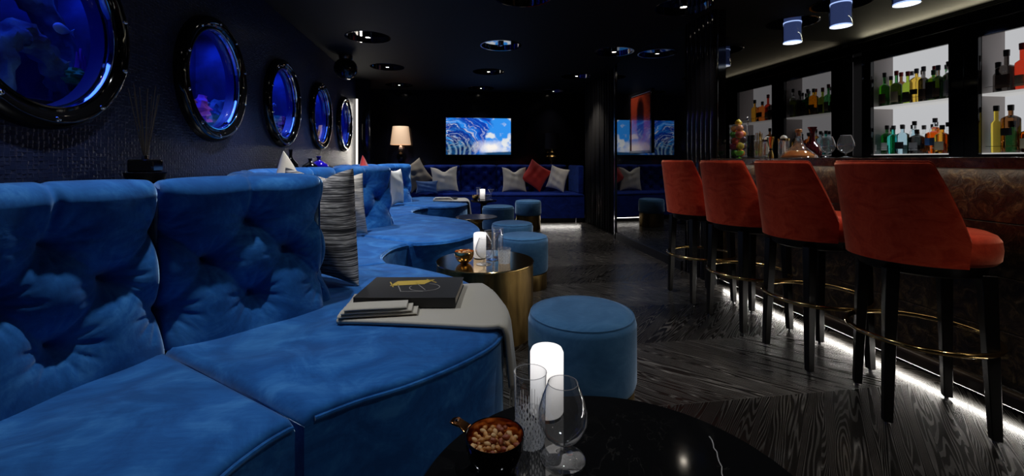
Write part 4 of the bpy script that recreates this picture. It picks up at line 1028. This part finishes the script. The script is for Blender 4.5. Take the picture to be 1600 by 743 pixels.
FR = [('plum', .030, .030, .047, .032, 'r', 'dark purple fruit at the bottom back of the vase'), ('lime', -.036, .012, .045, .031, 'r', 'green fruit at the bottom left of the vase'), ('orange', -.008, -.038, .046, .032, 'r', 'orange fruit at the bottom right of the vase'),
      ('magenta', -.035, .030, .105, .034, 'r', 'magenta fruit low on the left of the vase'), ('lemon', -.016, -.037, .108, .033, 'r', 'yellow fruit low on the right of the vase'), ('plum', .038, .0, .108, .033, 'r', 'dark fruit hidden low in the vase'),
      ('pink', -.038, .002, .158, .030, 'r', 'pink fruit in the middle of the vase'), ('lime', .010, .040, .165, .028, 'r', 'green fruit in the middle of the vase'), ('plum', .020, -.03, .165, .03, 'r', 'dark fruit behind the pink one in the vase'),
      ('pink', -.022, -.034, .212, .034, 'r', 'coral-pink fruit in the upper right of the vase'), ('lime', -.030, .034, .215, .031, 'r', 'olive green fruit in the upper left of the vase'), ('orange', .034, .0, .22, .03, 'r', 'orange fruit behind in the upper vase'),
      ('peach', -.020, -.036, .268, .030, 'r', 'peach-coloured fruit at the vase rim on the right'), ('orange', -.030, .022, .268, .030, 'r', 'orange fruit at the vase rim on the left'), ('plum', .03, .02, .275, .028, 'r', 'dark plum at the vase rim'),
      ('lemon', -.005, .002, .318, .030, 'lemon', 'yellow lemon topping the fruit heap')]
for a in FR: fruit(*a)
GRC = tinted('green_glass', (.3, .9, .12), 0, 1.3)
glass('green_coupe', [(0, 0), (.022, 0), (.022, .002), (.005, .006), (.004, .020), (.020, .026), (.036, .045), (.037, .062)], [(0, .028), (.018, .030), (.033, .047), (.0345, .062)], (2.44, 3.37, CT), 'small green stemmed bowl in front of the fruit vase', material=mat('green_glaze', (.2, .7, .06), .15, Coat_Weight=1))
# mixing tools
GOLDW = mat('gold_metal', (.85, .58, .18), .2, 1); DKG = tinted('dark_glass', (.12, .12, .13))
glass('dark_tumbler', [(0, 0), (.030, 0), (.032, .20)], [(0, .01), (.028, .012), (.0305, .199)], (2.60, 3.435, CT), 'dark narrow glass holding a long bar spoon, right of the fruit vase', 'glass', material=DKG)
t = empty('bar_spoon', 'long twisted silver bar spoon leaning out of the dark glass', 'bar spoon', (2.60, 3.435, CT+.015), rot=(R(-3), R(-2), 0))
M().tube([(0, 0, 0), (0, .006, .15), (0, .008, .32)], .0025, 8).build('shaft', CHROME, t); M().lathe([(0, 0), (.007, .006), (.009, .02), (.006, .035), (0, .04)], 16, (0, .008, .31)).build('bowl', CHROME, t)
glass('straw_glass', [(0, 0), (.036, 0), (.039, .15)], [(0, .012), (.033, .014), (.0372, .149)], (2.60, 3.335, CT), 'clear glass full of gold straws on the counter', 'glass')
for k in range(12):
    a = k*2.4; r = .006+.0016*k; q = Vector((math.cos(a), math.sin(a), 0)); h = random.uniform(.19, .215)
    o = M().tube([q*r, q*(r*1.25)+Vector((0, 0, h))], .0024, 8).build('cocktail_straw', GOLDW, loc=(2.60, 3.335, CT+.0145)); tag(o, 'gold straw standing in the clear glass on the counter', 'straw', 'gold straws in the glass')
def mixglass(y, lab, ball):
    t = empty('mixing_glass', lab, 'glass', (2.60, y, CT))
    M().lathe([(0, 0), (.036, 0), (.038, .003), (.039, .15)], 48, caps=False).build('body', GLASS, t, ang=50)
    M().lathe([(.0392, .135), (.0398, .15), (.0385, .153), (.0372, .15), (.0375, .14)], 48, closed=True).build('gold_rim', GOLDW, t)
    if ball:
        M().lathe([(0, .03), (.012, .032), (.012, .13), (.019, .137), (.024, .147), (.024, .162), (.015, .176), (0, .180)], 32).build('stopper', mat('pearl', (.7, .68, .62), .25), t)
    return t
mixglass(3.235, 'clear glass with gold rim and pearl ball stopper, left one', True)
t = empty('jigger', 'tall dark and gold metal jigger between the two gold-rimmed glasses', 'jigger', (2.56, 3.15, CT))
M().lathe([(0, 0), (.022, 0), (.02, .03), (.009, .07), (.02, .115), (.028, .17), (.026, .17), (.008, .08), (0, .078)], 32).build('cup', GOLDW, t)
M().lathe([(.010, .064), (.013, .07), (.010, .076)], 24, closed=True).build('collar', BLACKG, t)
mixglass(3.06, 'clear glass with gold rim and pearl ball stopper, right one beside the decanter', True)
# decanters
AMB = mat('cognac', (.85, .3, .06), .05, 0, Transmission_Weight=.45, IOR=1.3)
t = empty('decanter', 'wide-based captain decanter of amber spirit with cork stopper', 'decanter', (2.60, 2.915, CT))
op = [(0, 0), (.118, 0), (.124, .004), (.116, .022), (.08, .055), (.046, .085), (.026, .115), (.019, .15), (.019, .185), (.026, .19)]
ip = [(0, .008), (.112, .009), (.112, .018), (.077, .05), (.043, .081), (.023, .112), (.0165, .15), (.0165, .1895), (.0235, .192)]
fc = lambda a, z, r: r*(1-.035*abs(math.sin(7*a+z*60))**2) if z < .07 and r > .05 else r
M().lathe(op, 96, rf=fc, caps=False).build('glass_body', GLASS, t, ang=35)
M().lathe([(0, .0035), (.110, .0040), (.110, .018), (.070, .048), (.058, .056), (0, .056)], 64).build('spirit', AMB, t, ang=40)
M().lathe([(0, .165), (.0155, .165), (.0160, .19), (.022, .194), (.023, .212), (.018, .217), (0, .218)], 24).build('stopper', mat('cork_amber', (.5, .2, .06), .5), t)
t = empty('decanter', 'taller decanter with flared rim and dark red body behind the captain decanter', 'decanter', (2.73, 2.93, CT))
M().lathe([(0, 0), (.04, 0), (.06, .02), (.064, .055), (.052, .09), (.025, .12), (.017, .15), (.017, .19), (.031, .235), (.029, .2355), (.015, .192), (.0148, .15), (.022, .122), (.048, .09), (.06, .055), (.056, .022), (.03, .006), (0, .005)], 64, rf=lambda a, z, r: r*(1-.04*abs(math.sin(8*a))) if z < .1 else r).build('glass_body', mat('ruby_glass', (.16, .02, .03), .05, 0, Transmission_Weight=.75), t, ang=35)
snifter((2.60, 2.665, CT), .90, 'left one of the two brandy snifters on the counter')
snifter((2.56, 2.485, CT), .90, 'right one of the two brandy snifters on the counter')

# ------------------------------------------------------------------ bar pendants
PEM = emis('pendant_end', (.85, .92, 1), 2.2)
CORE = emis('lit_glass_core', (.42, .52, .9), .22); P(CORE).inputs['Base Color'].default_value = (.05, .07, .12, 1); P(CORE).inputs['Coat Weight'].default_value = .8
for i, (x, y, r) in enumerate(sorted(BARP, key=lambda q: -q[1])):
    lab = ['clear cylinder ceiling lamp over the bar, farthest', 'clear cylinder ceiling lamp over the bar, second from the far end', 'clear cylinder ceiling lamp over the bar, cut by the top edge', 'clear cylinder ceiling lamp over the bar, nearest'][i]
    t = empty('pendant_light', lab, 'pendant light', (x, y, CZ), 0, 'cylinder lamps over the bar')
    M().lathe([(.208, 0), (.208, .10), (0, .10)], 48, caps=False).build('recess_disc', BLACKG, t)
    M().lathe([(.208, -.004), (.222, -.004), (.224, 0), (.208, 0)], 48, closed=True).build('rim', BLACKG, t)
    M().lathe([(.080, -.195), (.082, -.19), (.082, .06), (.078, .06), (.078, -.195)], 48, closed=True).build('glass_tube', PENDG, t, ang=40)
    M().lathe([(.0775, -.19), (.0, -.19), (.0, -.184), (.0775, -.184)], 48).build('diffuser', PEM, t, ang=40)
    M().lathe([(.0772, -.005), (.0772, .004), (.070, .004), (.070, -.005)], 48, closed=True).build('light_ring', PEM, t)
    M().lathe([(0, -.18), (.072, -.18), (.072, .05), (0, .05)], 40).build('core', CORE, t, ang=40)
    spot((x, y, CZ-.21), 34, 120, .7, (.9, .95, 1))

# ------------------------------------------------------------------ ceiling globe, vases, diffuser, lamps, television
t = empty('ceiling_globe', 'glossy black globe hanging from the ceiling near the far end of the navy wall', 'pendant', (-1.28, 5.75, CZ))
M().lathe([(0, -.30), (.05, -.292), (.10, -.262), (.135, -.21), (.143, -.155), (.13, -.10), (.10, -.062), (.07, -.05), (0, -.048)], 48).build('globe', BLACKG, t, ang=60)
M().lathe([(0, -.055), (.075, -.055), (.08, -.05), (.085, 0), (0, 0)], 32).build('mount', mat('smoky_metal', (.12, .12, .12), .25, 1), t, ang=40)
VA = [mat('speckled_black_glass', (.006, .006, .007), .05), mat('black_vase_glass', (.004, .004, .006), .05), mat('cobalt_glass', (.01, .005, .35), .05, Coat_Weight=1)]
for x, y, s_, mi, lab in [(-1.385, 4.12, 1.0, 0, 'black speckled bottle vase with a slim neck, leftmost of three on the ledge'), (-1.37, 4.62, .85, 1, 'small black vase between the speckled and cobalt ones on the ledge'), (-1.31, 4.70, 1.0, 2, 'cobalt blue squat vase, rightmost of three on the ledge')]:
    t = empty('vase', lab, 'vase', (x, y, .966), 0, 'glass vases on the ledge')
    if mi == 0: pr = [(0, 0), (.04, 0), (.062, .02), (.07, .05), (.06, .085), (.035, .115), (.016, .14), (.012, .18), (.016, .21), (.012, .21), (.008, .18), (.008, .14), (0, .13)]
    else: pr = [(0, 0), (.05, 0), (.085, .02), (.097, .045), (.085, .075), (.05, .10), (.022, .115), (.016, .135), (.026, .155), (.022, .156), (.011, .135), (0, .12)]
    M().lathe([(r*s_, z*s_) for r, z in pr], 48, rf=lambda a, z, r: r*(1-.03*abs(math.sin(9*a+40*z)))).build('body', VA[mi], t, ang=50)
    M().tube([((.0145 if mi == 0 else .024)*s_*math.cos(k*PI/12), (.0145 if mi == 0 else .024)*s_*math.sin(k*PI/12), (.21 if mi == 0 else .156)*s_) for k in range(24)], .0025, 6, True).build('lip', VA[mi], t)
t = empty('reed_diffuser', 'square black reed diffuser standing on the ledge between the two nearest portholes', 'diffuser', (-1.385, 2.24, .966), R(8))
M().lathe([(0, 0), (.055, 0), (.062, .01), (.078, .05), (.080, .065), (0, .065)], 48).build('dish', BLACKG, t, ang=40)
M().box(-.05, .05, -.05, .05, .066, .125).build('bottle', BLACKG, t, bev=.008, seg=3)
M().lathe([(0, .125), (.014, .125), (.014, .142), (0, .142)], 20).build('neck', CHROME, t)
REED = mat('dark_reed', (.03, .022, .018), .7)
for k in range(11):
    a = k*PI*2/11; sp_ = random.uniform(.05, .10)
    M().tube([(.005*math.cos(a), .005*math.sin(a), .125), (sp_*math.cos(a)*.45, sp_*math.sin(a)*1.1, random.uniform(.42, .47))], .0018, 6).build('reed', REED, t)
# table lamps behind the back sofa
tag(M().box(-1.25, 2.3, 8.125, 8.395, .02, .975).build('console_ledge', LEDGE, bev=.004), 'black ledge behind the back sofa carrying the lamps', 'ledge')
SHADE = mat('linen_shade', (.7, .5, .33), .9); P(SHADE).inputs['Emission Color'].default_value = (1, .62, .36, 1); P(SHADE).inputs['Emission Strength'].default_value = .42
t = empty('lamp', 'lit cream-shaded lamp with black baluster base in the far left corner', 'lamp', (-.86, 8.205, .976))
M().lathe([(0, 0), (.06, 0), (.062, .02), (.03, .04), (.05, .09), (.075, .15), (.07, .20), (.03, .24), (.022, .26), (.04, .28), (.02, .30), (0, .30)], 40).build('base', BLACKG, t, ang=50)
M().lathe([(0, .30), (.035, .305), (.03, .34), (.015, .375), (0, .38)], 12).build('crystal_finial', mat('crystal', (.9, .9, .9), .05, .6), t, ang=10)
M().lathe([(.185, .385), (.143, .72), (.141, .72), (.183, .385)], 48, closed=True).build('lamp_shade', SHADE, t, ang=40)
M().tube([(0, 0, .37), (0, 0, .56)], .006, 8).build('stem', BRASS, t)
point((-.86, 8.205, 1.53), 1.0, (1, .66, .38), .04)
for x, lab in ((1.99, 'dark gold lamp with unlit dark shade behind the white cushion'),):
    t = empty('lamp', lab, 'lamp', (x, 8.22, .976))
    M().lathe([(0, 0), (.07, 0), (.072, .015), (.03, .03), (.022, .07), (.06, .12), (.085, .165), (.06, .195), (.02, .21), (.05, .25), (.02, .28), (.012, .32), (0, .32)], 40).build('base', BRASSD, t, ang=50)
    M().lathe([(.14, .32), (.13, .62), (.128, .62), (.138, .32)], 40, closed=True).build('lamp_shade', mat('dark_shade', (.03, .024, .02), .8), t, ang=40)
# television
W_, H_ = 1.245, .70; nx, nz = 260, 146
t = empty('television', 'wall television showing a breaking blue ocean wave', 'television', (.585, 8.3995, 1.185))
X, Z = np.meshgrid(np.linspace(0, 1, nx), np.linspace(0, 1, nz), indexing='ij')
def vnoise(x, y, seed):
    r = np.random.default_rng(seed); g = r.random((64, 64)); xi = np.floor(x).astype(int) % 64; yi = np.floor(y).astype(int) % 64; fx = x-np.floor(x); fy = y-np.floor(y)
    fx = fx*fx*(3-2*fx); fy = fy*fy*(3-2*fy); x1, y1 = (xi+1) % 64, (yi+1) % 64
    return g[xi, yi]*(1-fx)*(1-fy)+g[x1, yi]*fx*(1-fy)+g[xi, y1]*(1-fx)*fy+g[x1, y1]*fx*fy
def fbm(x, y, seed, o=5): return sum(vnoise(x*2**k, y*2**k, seed+k)/2**(k+1) for k in range(o))
AX = X*1.78; wx_ = fbm(X*3+1, Z*3+2, 71); wz_ = fbm(X*3+7, Z*3+5, 81); dx, dz = AX-.16+.7*(wx_-.5), Z-.30+.6*(wz_-.5)
rad = np.hypot(dx, dz*1.1); ang_ = np.arctan2(dz, dx)
spir = fbm(ang_*1.1+rad*3+10, rad*13+ang_*1.5+5, 3); sp2 = fbm(ang_*2.5+rad*5+8, rad*30+ang_*2+3, 9)
wave = np.clip((spir-.42)*3.0, 0, 1)
deep = np.array([.005, .05, .42]); blue_ = np.array([.01, .22, .85]); cy_ = np.array([.08, .5, .85]); wh = np.array([.85, .9, .95])
c1 = np.clip(wave, 0, 1)[..., None]; img = deep*(1-c1)+blue_*c1
teal = np.clip(1.0-rad*1.3, 0, 1)[..., None]; img = img*(1-teal*.6)+cy_*.6*teal*c1+img*0
foam = np.clip((sp2-.56)*6, 0, 1)*np.clip(1.1-Z*.5, 0, 1); img = img*(1-foam[..., None]*.7)+wh*foam[..., None]*.7
# curling streaks bottom left
st_ = np.clip(np.sin((AX*1.0+(Z-.1)**2*1.6)*46+6*fbm(AX*4, Z*4, 21))*.5+.2, 0, 1)*np.clip((.42-Z)*5, 0, 1)*np.clip((.95-AX)*3, 0, 1)
img = img*(1-np.clip((.45-Z)*4, 0, 1)[..., None]*np.clip((.95-AX)*3, 0, 1)[..., None]*.7); img = img*(1-st_[..., None]*.5)+np.array([.45, .7, .85])*st_[..., None]*.5
# sky on the right
sky = np.clip((AX-1.02-.35*(Z-.5)+.25*(fbm(AX*5, Z*5, 31)-.5))*9, 0, 1); cl = np.clip((fbm(AX*5+3, Z*6, 41)-.47)*6, 0, 1)
skc = np.array([.03, .28, .85])*(1-cl[..., None])+wh*cl[..., None]*.85; img = img*(1-sky[..., None])+skc*sky[..., None]
# white spray
spray = np.clip(1.25-np.hypot((AX-1.25)/.48, (Z-.2)/.19)+.7*(fbm(AX*9, Z*9, 51)-.5), 0, 1); img = img*(1-spray[..., None])+np.array([.95, .9, .85])*spray[..., None]
seaf = np.clip((.07+.04*(AX-1)-Z)*30, 0, 1)*np.clip((AX-.8)*3, 0, 1); img = img*(1-seaf[..., None])+np.array([.01, .06, .16])*seaf[..., None]
A = np.stack([(X-.5)*W_, np.full_like(X, -.0335), Z*H_], -1)
mb = M(); mb.grid(A)
SCR = bpy.data.materials.new('tv_picture'); SCR.use_nodes = True; at_ = N(SCR, 'ShaderNodeVertexColor', layer_name='pic')
P(SCR).inputs['Base Color'].default_value = (0, 0, 0, 1); P(SCR).inputs['Roughness'].default_value = .1
L(SCR, at_.outputs['Color'], P(SCR).inputs['Emission Color']); P(SCR).inputs['Emission Strength'].default_value = 1.0
o = mb.build('screen', SCR, t, fix=False, smooth=False)
ca = o.data.color_attributes.new('pic', 'FLOAT_COLOR', 'POINT'); ca.data.foreach_set('color', np.concatenate([img, np.ones((nx, nz, 1))], -1).astype(np.float32).ravel())
M().box(-W_/2-.012, W_/2+.012, -.032, 0, -.014, H_+.012).build('bezel', BLACKS, t, bev=.003)

# ------------------------------------------------------------------ lights the room has
WARM = (1, .90, .80); COOL = (.90, .95, 1)
E = {-.85: 100, .6: 52, 2.0: 42}
for x in rowX:
    for y in rowY[x]:
        if x == .6 and abs(y-4.97) < .01: continue
        e = E[x]
        if y > 7: e *= .42
        if y > 3: e *= 1.5 if x < 1 else 1.0
        if x == -.85 and y < 3: e *= .8
        if x == .6 and y < 3: e *= .5
        spot((x, y, CZ-.012), e, 100 if x == .6 else 84, .9, COOL if x < 1 else WARM, .03)
# led under the back sofa
area((1.55, 7.26, .07), 1.4, .02, 1.6, (R(-30), 0, R(-4)), (1, .95, .88))
w = bpy.data.worlds.new('world'); S.world = w; w.use_nodes = True
w.node_tree.nodes['Background'].inputs[0].default_value = (.02, .03, .06, 1); w.node_tree.nodes['Background'].inputs[1].default_value = .2
